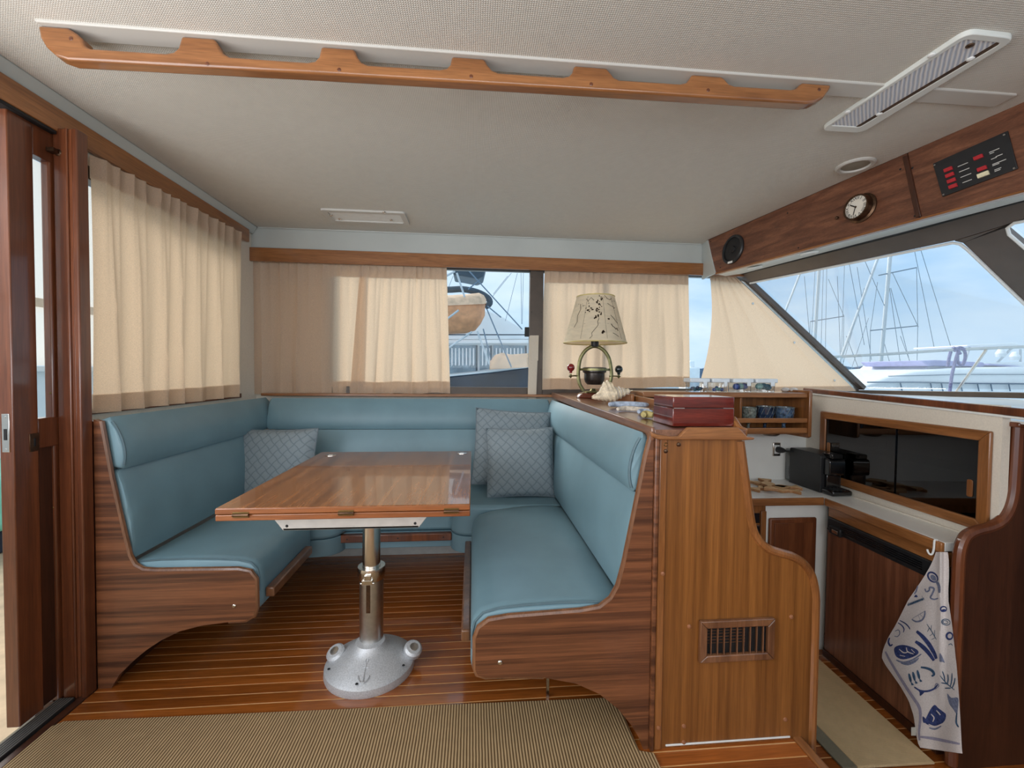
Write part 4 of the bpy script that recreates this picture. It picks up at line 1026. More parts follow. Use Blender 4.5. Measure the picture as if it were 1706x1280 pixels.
def blotch(a, t, ra, rt, n=9):
    k = len(g.v); g.v.append(shp(a, t))
    for i in range(n):
        th = 2*math.pi*i/n; s_ = 1.35*rnd.uniform(0.5, 1.15); g.v.append(shp(a+ra*s_*math.cos(th), t+rt*s_*math.sin(th)))
    for i in range(n): g.f.append((k, k+1+i, k+1+(i+1) % n))
def line(pts, w=0.0013): g.tube([shp(a, t, 0.0006) for a, t in pts], w, 4)
for i in range(20):      # the chain of islands down the middle
    t = 0.95-0.5*i/20; blotch(4+6*math.sin(i*0.9)-i*0.35+rnd.uniform(-2, 2), t, rnd.uniform(0.8, 2.4), rnd.uniform(0.012, 0.03))
line([(0, 0.47), (-3, 0.40), (-2, 0.33), (-6, 0.27), (-10, 0.22), (-14, 0.16), (-13, 0.1), (-17, 0.05)])
for i in range(16): blotch(-20+rnd.gauss(0, 7), 0.68+rnd.gauss(0, 0.05), rnd.uniform(0.6, 2.0), rnd.uniform(0.006, 0.016))
blotch(8, 0.19, 2.6, 0.025); blotch(22, 0.46, 3.0, 0.014); blotch(6, 0.17, 2, 0.02)
line([(26, 0.36), (29, 0.31), (33, 0.29), (36, 0.25), (39, 0.28), (41, 0.22)], 0.002)
line([(28, 0.55), (34, 0.50), (40, 0.43), (45, 0.38)]); line([(27, 0.17), (33, 0.14), (40, 0.10)]); line([(24, 0.80), (30, 0.77), (38, 0.74)])
line([(18, 0.97), (26, 0.9), (34, 0.88), (42, 0.92)]); line([(40, 0.75), (44, 0.7), (47, 0.72)], 0.0016)
line([(-50, 0.80), (-46, 0.68), (-52, 0.55), (-49, 0.42), (-55, 0.3)]); line([(-34, 0.9), (-28, 0.85), (-20, 0.92), (-12, 0.86)]); line([(-60, 0.38), (-30, 0.36), (0, 0.37), (20, 0.36)], 0.0005)
line([(12, 0.95), (14, 0.05)], 0.0005); line([(-30, 0.95), (-34, 0.05)], 0.0005); line([(40, 0.95), (47, 0.05)], 0.0005)
for i in range(12): blotch(rnd.uniform(-60, 55), rnd.uniform(0.75, 0.95), rnd.uniform(0.4, 1.4), rnd.uniform(0.004, 0.012))
g.build('chart_print', 'print_brown', sh, recalc=False, smooth=0)

# ---------- shell, driftwood pieces
sc0 = aZ(1018, 668, 0.927)
def cone_shell():
    t_ = thing('conch_shell', 'pointed cream conch shell beside the lamp', 'shell', (sc0.x, 1.98, cz(1.98)))
    A = aY(986, 666, 1.98); B = aY(1054, 654, 1.98); ax = (B-A); Ln = ax.length; ax.normalize()
    up = V((0, 0, 1)); up = (up-ax*up.dot(ax)).normalized(); sd = ax.cross(up)
    def R(u):
        if u < 0.52: r = 0.012+0.062*(u/0.52)**0.9
        else:
            w = (u-0.52)/0.48; r = 0.064*(1-w)**0.85+0.006*math.sin(w*math.pi*2*4.2)*(1-w*0.5)
        return max(0.002, r*0.5)
    def fn(u, v):
        th = 2*math.pi*v; r = R(u)
        if 0.12 < u < 0.6: r *= 1+0.9*max(0, math.cos(th-1.57))**6*math.sin(math.pi*(u-0.12)/0.48)**2*1.2
        r *= 1+0.07*math.sin(u*70+th*2)
        base_ = A+ax*(u*Ln)
        return base_+up*(r*math.sin(th))*1.1+sd*(r*math.cos(th))*1.2
    g = G().grid(fn, 60, 24, cv=True)
    lo = min(p.z for p in g.v); dz = cz(1.98)+0.0005-lo
    g.v = [p+V((0, 0, dz)) for p in g.v]
    g.build('body_whorl', 'shell_cream', t_, smooth=60)
    g2 = G()
    for k in range(5):
        u = 0.60+0.075*k; r = R(u)*1.15; c0 = A+ax*(u*Ln)+V((0, 0, dz))
        g2.tube([c0+up*(r*math.sin(2*math.pi*i/14))+sd*(r*math.cos(2*math.pi*i/14)) for i in range(14)], 0.003*(1-0.13*k), 6, closed=True)
    g2.v = [V((p.x, p.y, max(p.z, cz(1.98)+0.0005))) for p in g2.v]
    g2.build('spire_ridges', 'shell_pale', t_)
    tip = A+ax*(0.40*Ln)+V((0, 0, dz))
    G().lathe([(0.014, 0), (0.009, 0.016), (0.003, 0.030), (0.0005, 0.036)], tip+up*0.028, up, 12).build('shoulder_spike', 'shell_cream', t_)
cone_shell()
def stick(name, label, cat, path_px, r, mat, y, grp=None):
    pts = [aY(x, yy, y) for x, yy in path_px]
    lo = min(p.z for p in pts); zz = cz(y)+r*1.02
    pts = [V((p.x, p.y+0.02*math.sin(i*1.7), zz+(p.z-lo)*0.25)) for i, p in enumerate(pts)]
    pts = spline(pts, 4)
    rr = lambda t: r*(0.55+0.45*math.sin(math.pi*min(1, t*0.9+0.08)))
    g = G().tube(pts, rr, 9)
    return tag(g.build(name, mat), label, cat, grp)
stick('coral_branch', 'long pale blue coral branch behind the wooden box', 'coral', [(1016, 676), (1030, 677), (1050, 676), (1068, 677), (1080, 680)], 0.013, 'coral_blue', 1.74)
stick('coral_branch', 'cream coral branch in front of the blue one', 'coral', [(1029, 687), (1045, 686), (1060, 687), (1078, 688)], 0.010, 'coral_white', 1.60)
stick('coral_branch', 'short blue coral piece touching the wooden box', 'coral', [(1064, 688), (1074, 687), (1086, 690)], 0.010, 'coral_blue', 1.50)
stick('coral_lump', 'small yellow coral lump at the corner of the wooden box', 'coral', [(1072, 695), (1080, 694), (1088, 695)], 0.013, 'coral_yellow', 1.385)

# ---------- rosewood box
bxx0, bxx1 = aY(1121, 700, 1.19).x, aY(1223, 700, 1.19).x
by0, by1 = 1.19, 1.325
bz = cz(1.2)+0.0025
rbx = thing('keepsake_box', 'glossy red-brown hinged wooden box on the end of the divider', 'box', ((bxx0+bxx1)/2, 1.26, bz))
bx('body', 'rosewood_box', rbx, bxx0, bxx1, by0, by1, bz, bz+0.052, 0.002)
lid = bx('lid', 'rosewood_box', rbx, bxx0, bxx1, by0, by1, bz+0.0532, bz+0.085, 0.0025)
bx('seam', 'rubber_black', rbx, bxx0+0.001, bxx1-0.001, by0+0.001, by1-0.001, bz+0.0515, bz+0.0535, 0)
for a_, b_ in ((bxx0+0.002, bxx0+0.034), (bxx1-0.034, bxx1-0.002)): bx('hinge', 'steel_polished', rbx, a_, b_, by0-0.0014, by0+0.001, bz+0.0515, bz+0.0535, 0)
for zz in (0.026, 0.058): bx('inlay_line', 'steel_polished', rbx, bxx0-0.0006, bxx0+0.001, by0+0.004, by1-0.004, bz+zz, bz+zz+0.0012, 0)

# ================================================================== GALLEY
# ---------- shelf rack
YS = 1.95
sr = thing('shelf_rack', 'small teak galley shelf rack holding the glass cups', 'shelf', (1.2, 2.05, 0.77))
XR = 1.612
bx('top_board', 'teak_trim_x', sr, 0.79, XR, YS, 2.128, 0.949, 0.973, 0.003)
bx('bottom_board', 'teak_trim_x', sr, 0.79, XR, YS+0.01, 2.128, 0.772, 0.784, 0.002)
bx('back_panel', 'teak_divider', sr, 0.79, XR, 2.116, 2.128, 0.785, 0.948, 0)
ep = [(YS-0.012, 0.762), (YS-0.012, 0.975), (YS-0.008, 0.985), (2.128, 0.985), (2.128, 0.752), (YS+0.0, 0.755)]
G().prism(ep, 'x', XR, XR+0.016).build('end_panel', 'teak_trim_z', sr, bevel=0.003)
xd = aY(1237, 690, YS).x
bx('partition', 'teak_trim_z', sr, xd-0.005, xd+0.005, YS+0.012, 2.115, 0.785, 0.948, 0.001)
bx('rail', 'teak_trim_x', sr, 0.79, XR, YS-0.004, YS+0.008, 0.828, 0.851, 0.003)
bx('rail', 'teak_trim_x', sr, 0.79, XR, YS-0.004, YS+0.008, 0.778, 0.804, 0.003)
pk = aY(1290, 729, 2.0)
tag(G().lathe([(0.04, 0), (0.042, 0.008), (0.03, 0.016), (0.001, 0.016)], (pk.x, 2.03, 0.7715), (0, 0, -1), 24).build('puck_light', 'bronze_dark'), 'small round bronze light under the shelf rack', 'light')
# cups
def cup(label, cx_, r, h, mat, style):
    t_ = thing('glass_cup', label, 'cup', (cx_, 2.02, 0.7845), 'patterned glass cups on the shelf rack')
    zb_ = 0.7845
    pr = {'goblet': [(r*0.55, 0), (r*0.58, 0.004), (r*0.2, 0.010), (r*0.18, 0.030), (r*0.50, 0.040), (r*0.80, 0.054), (r*0.95, 0.078), (r, h), (r*0.94, h), (r*0.8, 0.070), (r*0.3, 0.05), (0.0005, 0.048)]}[style]
    G().lathe(pr, (cx_, 2.02, zb_), n=28).build('bowl', mat, t_)
    G().tube([(cx_+r*math.cos(2*math.pi*k/28), 2.02+r*math.sin(2*math.pi*k/28), zb_+h) for k in range(28)], 0.002, 6, closed=True).build('rim', 'cup_glass_grey', t_)
    for k in range(10):
        a = 2*math.pi*k/10
        G().tube([(cx_+rr*math.cos(a+0.3*j)*1.01, 2.02+rr*math.sin(a+0.3*j)*1.01, zb_+zz) for j, (rr, zz) in enumerate(((r*0.47, 0.043), (r*0.86, 0.066), (r*0.94, 0.085), (r*0.99, h-0.003)))], 0.0013, 5).build('cut_line', 'cup_glass_grey', t_)
for px, r, h, mt, lb_ in ((1247, 0.036, 0.112, 'cup_glass_grey', 'clear patterned glass cup beside the rack partition'), (1274.5, 0.040, 0.118, 'cup_glass_dark', 'dark blue glass cup in the middle of the three'), (1306, 0.046, 0.114, 'cup_glass_blue', 'grey-blue glass cup nearest the rack end panel')):
    cup(lb_, aY(px, 690, 2.02).x, r, h, mt, 'goblet')
# containers
for i, (pa, pb, lb_, cols) in enumerate(((1150, 1183, 'first clear tub from the curtain gap, slate and teal pieces', ('bead_slate', 'bead_teal')), (1187, 1216, 'second clear tub, holding mint and blue pieces', ('bead_mint', 'bead_blue')),
                                  (1222, 1256, 'third clear tub, with one round dark blue piece', ('bead_mint', 'bead_blue')), (1260, 1296, 'fourth clear tub, holding large teal discs', ('bead_mint', 'bead_teal')))):
    Yc = 2.0; a_, b_ = aY(pa, 645, Yc-0.035).x, aY(pb, 645, Yc-0.035).x
    zb_ = 0.9735
    t_ = thing('plastic_tub', lb_, 'container', ((a_+b_)/2, Yc, zb_), 'clear lidded tubs on the shelf rack')
    w = b_-a_; cx_ = (a_+b_)/2
    g = G(); 
    m_ = rounded_poly([(-w/2+0.006, -0.032), (w/2-0.006, -0.032), (w/2-0.006, 0.032), (-w/2+0.006, 0.032)], 0.012, 3)
    n = len(m_)
    g.grid(lambda u, v: (cx_+m_[int(round(u*n)) % n].x*(0.94+0.06*v), Yc+m_[int(round(u*n)) % n].y*(0.94+0.06*v), zb_+0.05*v), n, 1, cu=True)
    g.build('tub', 'clear_plastic', t_)
    bx('lid', 'lid_plastic', t_, a_, b_, Yc-0.036, Yc+0.036, zb_+0.046, zb_+0.066, 0.004)
    bx('clip', 'lid_plastic', t_, cx_+w*0.16, cx_+w*0.34, Yc-0.038, Yc-0.0345, zb_+0.03, zb_+0.05, 0.001)
    rnd = random.Random(i+3)
    for k in range(7 if i < 2 else 3):
        rr = 0.009 if i < 2 else 0.018
        sx = -w/2+0.018+rr*0.3+(w-0.036-rr*0.6)*((k+0.5)/(7 if i < 2 else 3))
        G().sphere((cx_+sx, Yc+rnd.uniform(-0.012, 0.006) if i < 2 else Yc-0.008, zb_+rr+0.001+rnd.uniform(0, 0.012)), rr, 12, 8, (1, 1, 0.9)).build('piece', cols[0] if (k*7+i) % 3 == 0 else cols[1], t_)
# small pile of shells at the end of the ledge
for i, (px, lb_) in enumerate(((1308, 'pale shell left of the pair by the rack end'), (1322, 'pale shell right of the pair by the rack end'))):
    c = aY(px, 650, 2.06)
    tag(G().sphere((c.x, 2.06, 0.9735+0.011), 0.018, 12, 8, (1.2, 0.8, 0.6)).build('sea_shell', 'shell_pale', None), lb_, 'shell')

# ---------- worktop and units below it
ZW = 0.507
def xf(Y): return 1.5905+(Y-1.805)*0.0588       # front line of the forward worktop
wt = thing('worktop', 'white galley worktop with teak edging', 'worktop', (1.5, 1.95, 0.47))
plan = [(0.79, 1.826), (xf(1.805)-0.004, 1.812), (xf(1.285)+0.006, 1.285), (gwall(1.285).x-0.002, 1.285), (gwall(YG).x-0.004, YG-0.002), (0.79, YG-0.002)]
G().prism(plan, 'z', 0.478, ZW).build('top', 'white_laminate', wt, bevel=0.001)
G().prism([(0.79, 1.814), (xf(1.805)-0.008, 1.800), (xf(1.805)-0.004, 1.8115), (0.79, 1.8255)], 'z', 0.472, ZW-0.0005).build('edging', 'teak_trim_x', wt, bevel=0.003)
G().prism([(xf(1.80)-0.007, 1.80), (xf(1.285)-0.007, 1.285), (xf(1.285)+0.006, 1.285), (xf(1.80)+0.004, 1.806)], 'z', 0.472, ZW-0.0005).build('edging', 'teak_trim_y', wt, bevel=0.003)
bx('backsplash_lip', 'offwhite_wall', wt, gwall(1.7).x-0.022, gwall(1.7).x-0.016, 1.30, 1.79, ZW, ZW+0.006, 0.001)
cu = thing('galley_cabinet', 'white low galley cabinet with a brown panelled door', 'cabinet', (1.47, 1.95, FZ))
bx('body', 'white_laminate', cu, 1.334, 1.640, 1.842, 2.12, FZ, 0.4705, 0.001)
dr = bx('door', 'cabinet_door', cu, 1.345, 1.575, 1.827, 1.8415, FZ+0.05, 0.408, 0.008)
bx('raised_panel', 'cabinet_door', dr, 1.367, 1.553, 1.824, 1.827, FZ+0.072, 0.386, 0.002)
ov = thing('built_in_oven', 'black built-in oven front half hidden by the divider', 'oven', (1.1, 1.95, FZ))
bx('surround', 'teak_trim_z', ov, 0.99, 1.333, 1.842, 2.12, FZ, 0.4705, 0.001)
bx('stile', 'teak_trim_z', ov, 1.306, 1.332, 1.832, 1.8415, FZ, 0.44, 0.002)
bx('control_strip', 'oven_black', ov, 0.995, 1.302, 1.836, 1.8415, 0.385, 0.43, 0.001)
bx('glass_door', 'oven_black', ov, 0.995, 1.302, 1.834, 1.8415, -0.10, 0.375, 0.001)
bx('door_edge', 'steel_polished', ov, 0.995, 1.302, 1.832, 1.8345, 0.372, 0.377, 0)

def fx(Y, off=0.0): return 1.603+(Y-1.794)*0.0588+off
def fbox(name, mat, parent, ya, yb, oa, ob, za, zb_, bevel=0.003):
    return G().hexa([(fx(ya, oa), ya, za), (fx(yb, oa), yb, za), (fx(yb, ob), yb, za), (fx(ya, ob), ya, za),
                     (fx(ya, oa), ya, zb_), (fx(yb, oa), yb, zb_), (fx(yb, ob), yb, zb_), (fx(ya, ob), ya, zb_)]).build(name, mat, parent, bevel=bevel)
fg = thing('refrigerator', 'teak-fronted fridge with a black vent bar under the worktop', 'fridge', (1.6, 1.55, FZ))
fbox('fascia', 'teak_trim_y', fg, 1.798, 1.285, 0.0, 0.03, 0.424, 0.4705, 0.001)
vb_ = fbox('vent_bar', 'plastic_black', fg, 1.797, 1.30, -0.006, 0.03, 0.372, 0.4235, 0.004)
for k in range(4): fbox('louvre', 'plastic_gloss_black', vb_, 1.72, 1.36, -0.008, -0.006, 0.381+k*0.008, 0.384+k*0.008, 0.0)
fbox('door', 'teak_fridge', fg, 1.800, 1.312, 0.0, 0.035, -0.186, 0.362, 0.002)
fbox('door_trim', 'plastic_black', fg, 1.800, 1.30, -0.003, 0.03, 0.3625, 0.3715, 0.001)
fbox('door_trim', 'plastic_black', fg, 1.3115, 1.300, -0.003, 0.03, -0.186, 0.362, 0.001)
lt = fbox('latch', 'plastic_black', fg, 1.775, 1.712, -0.016, -0.0005, 0.358, 0.392, 0.003)
fbox('latch_label', 'steel_polished', lt, 1.757, 1.725, -0.0175, -0.0162, 0.366, 0.380, 0.001)
fbox('plinth', 'mahogany_panel', fg, 1.802, 1.29, -0.006, 0.03, FZ+0.0005, -0.187, 0.001)
fbox('plinth_bead', 'steel_polished', fg, 1.802, 1.29, -0.009, -0.006, FZ+0.0005, FZ+0.006, 0.0)

# ---------- glass-fronted wall cabinet
gc = thing('glass_cabinet', 'smoked glass sliding-door cabinet in a teak frame', 'cabinet', gwall(1.6, 0.535))
Y0_, Y1_ = gp(1371, 686).y, gp(1657, 721).y
Z0_, Z1_ = 0.540, 0.880
fwid = 0.036
def gq(Y, z, off): p = gwall(Y, z); return p+GN*off
for nm, mat, pol in (('frame_top', 'teak_trim_y', [(Y0_, Z1_), (Y1_, Z1_), (Y1_+fwid, Z1_-fwid), (Y0_-fwid, Z1_-fwid)]), ('frame_bottom', 'teak_trim_y', [(Y0_, Z0_), (Y1_, Z0_), (Y1_+fwid, Z0_+fwid), (Y0_-fwid, Z0_+fwid)]),
                     ('frame_side', 'teak_trim_z', [(Y0_, Z1_), (Y0_-fwid, Z1_-fwid), (Y0_-fwid, Z0_+fwid), (Y0_, Z0_)]), ('frame_side', 'teak_trim_z', [(Y1_, Z1_), (Y1_+fwid, Z1_-fwid), (Y1_+fwid, Z0_+fwid), (Y1_, Z0_)])):
    G().slab([gq(y, z, 0.001) for y, z in pol], GN*0.014).build(nm, mat, gc, bevel=0.004)
Ym = gp(1487, 760).y
for ya, yb, off in ((Y0_-fwid+0.003, Ym-0.02, 0.006), (Ym+0.02, Y1_+fwid-0.003, 0.001)):
    d_ = G().slab([gq(y, z, off) for y, z in ((ya, Z0_+fwid-0.003), (yb, Z0_+fwid-0.003), (yb, Z1_-fwid+0.003), (ya, Z1_-fwid+0.003))], GN*0.003).build('sliding_pane', 'smoked_glass', gc)
    yc = ya-0.022 if off > 0.003 else yb+0.03
    zc_ = 0.70 if off > 0.003 else 0.675
    G().prism([(p.x, p.y) for p in rounded_poly([(yc-0.009, zc_-0.03), (yc+0.009, zc_-0.03), (yc+0.009, zc_+0.03), (yc-0.009, zc_+0.03)], 0.007)], 'x', gwall(yc).x-off-0.006, gwall(yc).x-off-0.001).build('finger_pull', 'teak_trim_z', d_, bevel=0.001)
p_, q_ = gwall(2.10), gwall(1.27)
xi = p_.x+0.03
g = G(); g.box(xi+0.20, xi+0.21, 1.285, 2.10, 0.53, 0.90); g.box(xi, xi+0.2, 1.285, 2.10, 0.53, 0.545); g.box(xi, xi+0.2, 1.285, 2.10, 0.885, 0.90); g.box(xi, xi+0.2, 1.285, 1.295, 0.545, 0.885); g.box(xi, xi+0.2, 2.09, 2.10, 0.545, 0.885)
g.box(xi+0.02, xi+0.2, 1.28, 2.09, 0.70, 0.708)
g.build('carcass', 'mahogany_panel', gc, smooth=0)
g = G()
for k in range(6): g.lathe([(0.03, 0), (0.06, 0.010), (0.058, 0.012), (0.03, 0.004)], (xi+0.09, 1.88, 0.7085+k*0.010), n=24)
tag(g.build('stacked_dishes', 'porcelain'), 'pale stacked dishes dimly seen behind the smoked glass', 'dishes')

# ---------- socket, plug and coffee machine
sk = thing('wall_socket', 'chrome wall socket under the shelf rack with black plug in it', 'socket', (1.593, YG-0.001, 0.638))
bx('plate', 'steel_polished', sk, 1.570, 1.612, YG-0.007, YG-0.0005, 0.632, 0.704, 0.003)
bx('insert', 'white_plastic', sk, 1.577, 1.605, YG-0.009, YG-0.007, 0.645, 0.691, 0.002)
pg = thing('power_cord', 'black plug and cord running from the socket to the coffee machine', 'cord', (1.60, 2.09, 0.62))
G().lathe([(0.016, 0), (0.017, 0.012), (0.013, 0.03), (0.006, 0.045), (0.004, 0.05)], (1.593, YG-0.0095, 0.668), (0.25, -1, 0), 16).build('plug', 'plastic_black', pg)
G().tube(spline([(1.606, 2.07, 0.668), (1.625, 2.055, 0.668), (1.65, 2.06, 0.658), (1.662, 2.095, 0.63), (1.66, 2.115, 0.58), (1.655, 2.11, 0.53), (1.67, 2.10, 0.512)], 6), 0.0035, 8).build('cable', 'plastic_black', pg)
cm = thing('coffee_machine', 'slim black capsule coffee machine in the worktop corner', 'coffee machine', (1.68, 1.95, ZW))
bd = G().prism([(p.x, p.y) for p in rounded_poly([(1.876, ZW+0.0005), (2.076, ZW+0.0005), (2.076, 0.688), (1.876, 0.688)], [0.002, 0.002, 0.014, 0.02])], 'x', 1.626, 1.730).build('body', 'plastic_black', cm, bevel=0.005)
G().prism([(p.x, p.y) for p in rounded_poly([(1.838, 0.595), (1.8755, 0.595), (1.8755, 0.672), (1.838, 0.672)], [0.015, 0, 0, 0.02])], 'x', 1.638, 1.718).build('brew_head', 'plastic_gloss_black', cm, bevel=0.004)
bx('back_column', 'plastic_gloss_black', cm, 1.645, 1.711, 1.860, 1.8755, ZW+0.02, 0.595, 0.003)
dt = bx('drip_tray', 'plastic_gloss_black', cm, 1.628, 1.728, 1.806, 1.8755, ZW+0.0005, ZW+0.026, 0.008)
for k in range(5): bx('grid_bar', 'plastic_black', dt, 1.64+0.018*k, 1.646+0.018*k, 1.815, 1.87, ZW+0.026, ZW+0.028, 0)
bx('lever', 'plastic_gloss_black', cm, 1.65, 1.706, 1.84, 1.90, 0.673, 0.694, 0.004)
bx('water_tank', 'clear_plastic', cm, 1.637, 1.72, 2.0775, 2.122, ZW+0.004, 0.675, 0.006)

# ---------- wooden trivet made of wavy interlocking bars
tv = thing('wooden_trivet', 'pale wooden interlocking trivet on the white worktop', 'trivet', (1.44, 1.95, ZW))
def wavy(c, ang, L_, w, z, th):
    a = math.radians(ang); d = V((math.cos(a), math.sin(a))); n_ = V((-d.y, d.x)); P = []
    for side in (1, -1):
        rng = range(0, 15) if side == 1 else range(14, -1, -1)
        for k in rng:
            t = k/14; s_ = w*(0.62+0.38*math.cos(t*math.pi*4)) ; P.append((c[0]+d.x*(t-0.5)*L_+n_.x*s_*side/2, c[1]+d.y*(t-0.5)*L_+n_.y*s_*side/2))
    o_ = G().prism(P, 'z', z, z+th).build('bar', 'pale_wood_side', tv, bevel=0.001)
    G().prism([(x, y) for x, y in P], 'z', z+th, z+th+0.001).build('bar_face', 'pale_wood', o_)
for c_, ang, L_, z in (((1.44, 2.02), -52, 0.20, 0), ((1.40, 1.945), 20, 0.16, 0), ((1.455, 1.905), -28, 0.15, 0), ((1.50, 1.955), -12, 0.15, 0.0), ((1.43, 1.965), 62, 0.20, 0.0125)):
    wavy(c_, ang, L_, 0.060, ZW+0.0008+z, 0.0115)

# ---------- dark end panel at the right
rp = thing('galley_end_panel', 'dark mahogany galley end panel with a curved top at the right', 'panel', (1.9, 1.25, FZ))
YP = 1.235
o_px = [(1604, 940), (1607, 916), (1616, 896), (1632, 887), (1655, 881), (1675, 870), (1688, 851), (1695, 826), (1698, 795), (1703, 712)]
op = [(p.x, p.z) for p in (aY(x, y, YP) for x, y in o_px)]
op = [(p.x, p.y) for p in spline([(a, b, 0) for a, b in op], 4)]
lx0 = op[0][0]
pol = [(lx0, FZ)]+op+[(2.30, op[-1][1]), (2.30, FZ)]
pn_ = G().prism(pol, 'y', YP, YP+0.028).build('board', 'mahogany_panel', rp, bevel=0.0)
G().tube([(a, YP+0.012, b) for a, b in [(lx0, FZ+0.01), (lx0, 0.1)]+op], 0.0165, 10, up=(0, 1, 0)).build('edge_moulding', 'mahogany_door', pn_)
zt_ = op[-1][1]
bx('cap', 'mahogany_door', rp, op[-1][0]-0.026, 2.30, YP-0.012, YP+0.033, zt_, zt_+0.016, 0.004)

# ---------- hook and towel
hk_ = thing('plastic_hook', 'small white hook on the worktop edge, holding the towel', 'hook', (1.55, 1.31, 0.44))
hy = 1.305; hx = xf(hy)-0.0085
G().tube(spline([(hx+0.008, hy, 0.5085), (hx-0.001, hy, 0.509), (hx-0.003, hy, 0.50), (hx-0.004, hy, 0.478), (hx-0.006, hy+0.002, 0.462), (hx-0.010, hy+0.005, 0.458), (hx-0.013, hy+0.009, 0.463), (hx-0.014, hy+0.012, 0.473)], 5), 0.003, 8).build('hook_bar', 'white_plastic', hk_)
tw = thing('tea_towel', 'white tea towel printed with blue seafood, hanging from the hook', 'towel', (1.545, 1.38, -0.04))
rows = [(920, 1559, 1579), (930, 1556, 1580.5), (945, 1549, 1581), (962, 1539, 1581), (980, 1527, 1580), (1000, 1513, 1580), (1020, 1503, 1583), (1040, 1493, 1586), (1062, 1480, 1588.5), (1080, 1472, 1590.5), (1095, 1468.5, 1592), (1107, 1474, 1593.5), (1118, 1482, 1594.5), (1142, 1499, 1596.5), (1168, 1514, 1598.5), (1193, 1522, 1600), (1220, 1526, 1601.5), (1238, 1529, 1602.5), (1246, 1533, 1603.5)]
def row(y):
    if y <= rows[0][0]: return rows[0][1], rows[0][2]
    for a_, b_ in zip(rows, rows[1:]):
        if y <= b_[0]:
            t = (y-a_[0])/(b_[0]-a_[0]); return a_[1]+(b_[1]-a_[1])*t, a_[2]+(b_[2]-a_[2])*t
    return rows[-1][1], rows[-1][2]
def tx(px, py):
    l, r = row(py); u = (px-l)/max(1e-6, r-l)
    v = (py-920)/330
    fold = 1567+ (py-920)*0.0
    d_ = px-fold
    ridge = 0.012*math.exp(-(d_/5.0)**2)*max(0, 1-v*1.2) - 0.016*(1 if d_ > 0 else 0)*max(0, 1-v*1.1)*min(1, d_/6 if d_ > 0 else 0)
    wv = 0.008*math.sin(u*7+v*5)*v
    return 1.548-0.012*v-ridge*0.7+wv
def tp(px, py, off=0.0): return aX(px, py, tx(px, py)-off)
def tgrid(u, v):
    y = 920+326*v; l, r = row(y); x = l+(r-l)*u
    return tp(x, y+10*u*max(0, v-0.6)/0.4)
g = G().grid(tgrid, 30, 48); g.build('cloth', 'towel_linen', tw, smooth=80, recalc=False)
cl = [c for c in tw.children][0]
g = G(); g.grid(lambda u, v: (lambda p: p)(tp(1518+8*u, 1212+14*v, 0.001)), 2, 2); g.build('care_tag', 'white_plastic', cl, recalc=False)
class MG:
    def __init__(s): s.parts = []
    def new(s): s.parts.append(G()); return s.parts[-1]
def ribbon(gg, pts, w, off=0.0012):
    gg = gg.new()
    P = [V((x, y, 0)) for x, y in pts]
    if len(P) > 2: P = spline(P, 4)
    k = len(gg.v); n_ = len(P)
    for i, p in enumerate(P):
        d = (P[min(i+1, n_-1)]-P[max(i-1, 0)]); d = d.normalized() if d.length > 0 else V((1, 0, 0)); s_ = V((-d.y, d.x, 0))
        ww = w*(0.35+0.65*math.sin(math.pi*(0.12+0.76*i/max(1, n_-1))))/2
        for q in (p+s_*ww, p-s_*ww): gg.v.append(tp(q.x, q.y, off))
    for i in range(n_-1): gg.f.append((k+2*i, k+2*i+1, k+2*i+3, k+2*i+2))
def fill(gg, pts, off=0.0008):
    gg = gg.new()
    P = spline([(x, y, 0) for x, y in pts], 3, True); c = sum((p for p in P), V((0, 0, 0)))/len(P); k = len(gg.v)
    gg.v.append(tp(c.x, c.y, off))
    for p in P: gg.v.append(tp(p.x, p.y, off))
    for i in range(len(P)): gg.f.append((k, k+1+i, k+1+(i+1) % len(P)))
def ell(cx_, cy_, rx, ry, rot=0, n=12):
    r_ = math.radians(rot); return [(cx_+rx*math.cos(t)*math.cos(r_)-ry*math.sin(t)*math.sin(r_), cy_+rx*math.cos(t)*math.sin(r_)+ry*math.sin(t)*math.cos(r_)) for t in (2*math.pi*k/n for k in range(n))]
nv, sl_, te, li = MG(), MG(), MG(), MG()
# spoon, octopus arms, script, lemon slice
e_ = ell(1554, 962, 9.5, 6.5, 45); ribbon(nv, e_+e_[:1], 3.0); fill(sl_, ell(1555, 963, 6, 4, 45)); ribbon(sl_, [(1559, 968), (1564, 976), (1565, 988)], 5)
ribbon(sl_, [(1541, 981), (1543, 986), (1548, 984), (1549, 979), (1556, 981), (1553, 990), (1550, 996), (1556, 999), (1563, 997)], 3.2)
ribbon(sl_, [(1529, 976), (1526, 986), (1523, 990)], 2.5); fill(nv, [(1526, 991), (1529, 995), (1523, 995)])
scr = [(1512+0.95*k, 1008-0.37*k+(2.6 if k % 2 else -1.8)) for k in range(0, 30)]
ribbon(te, scr, 1.1)
ribbon(te, [(1514, 1004), (1513, 1008)], 1); ribbon(te, [(1536, 993), (1537, 1001)], 1)
ribbon(sl_, [(1519, 1032), (1526, 1036), (1535, 1034), (1540, 1027), (1541, 1018)], 3); ribbon(sl_, [(1520, 1031), (1540, 1019)], 1.2); ribbon(sl_, [(1530, 1026), (1533, 1034)], 1); ribbon(sl_, [(1533, 1024), (1538, 1029)], 1)
ribbon(nv, [(1499, 1034), (1508, 1039), (1514, 1045), (1516, 1049)], 2.0); ribbon(nv, [(1496, 1038), (1502, 1042), (1506, 1048), (1505, 1054)], 2.0)
ribbon(sl_, [(1491, 1052), (1497, 1050), (1499, 1056), (1495, 1061), (1490, 1060)], 1.6); ribbon(nv, [(1482, 1063), (1480, 1070), (1483, 1076), (1487, 1074)], 3.2)
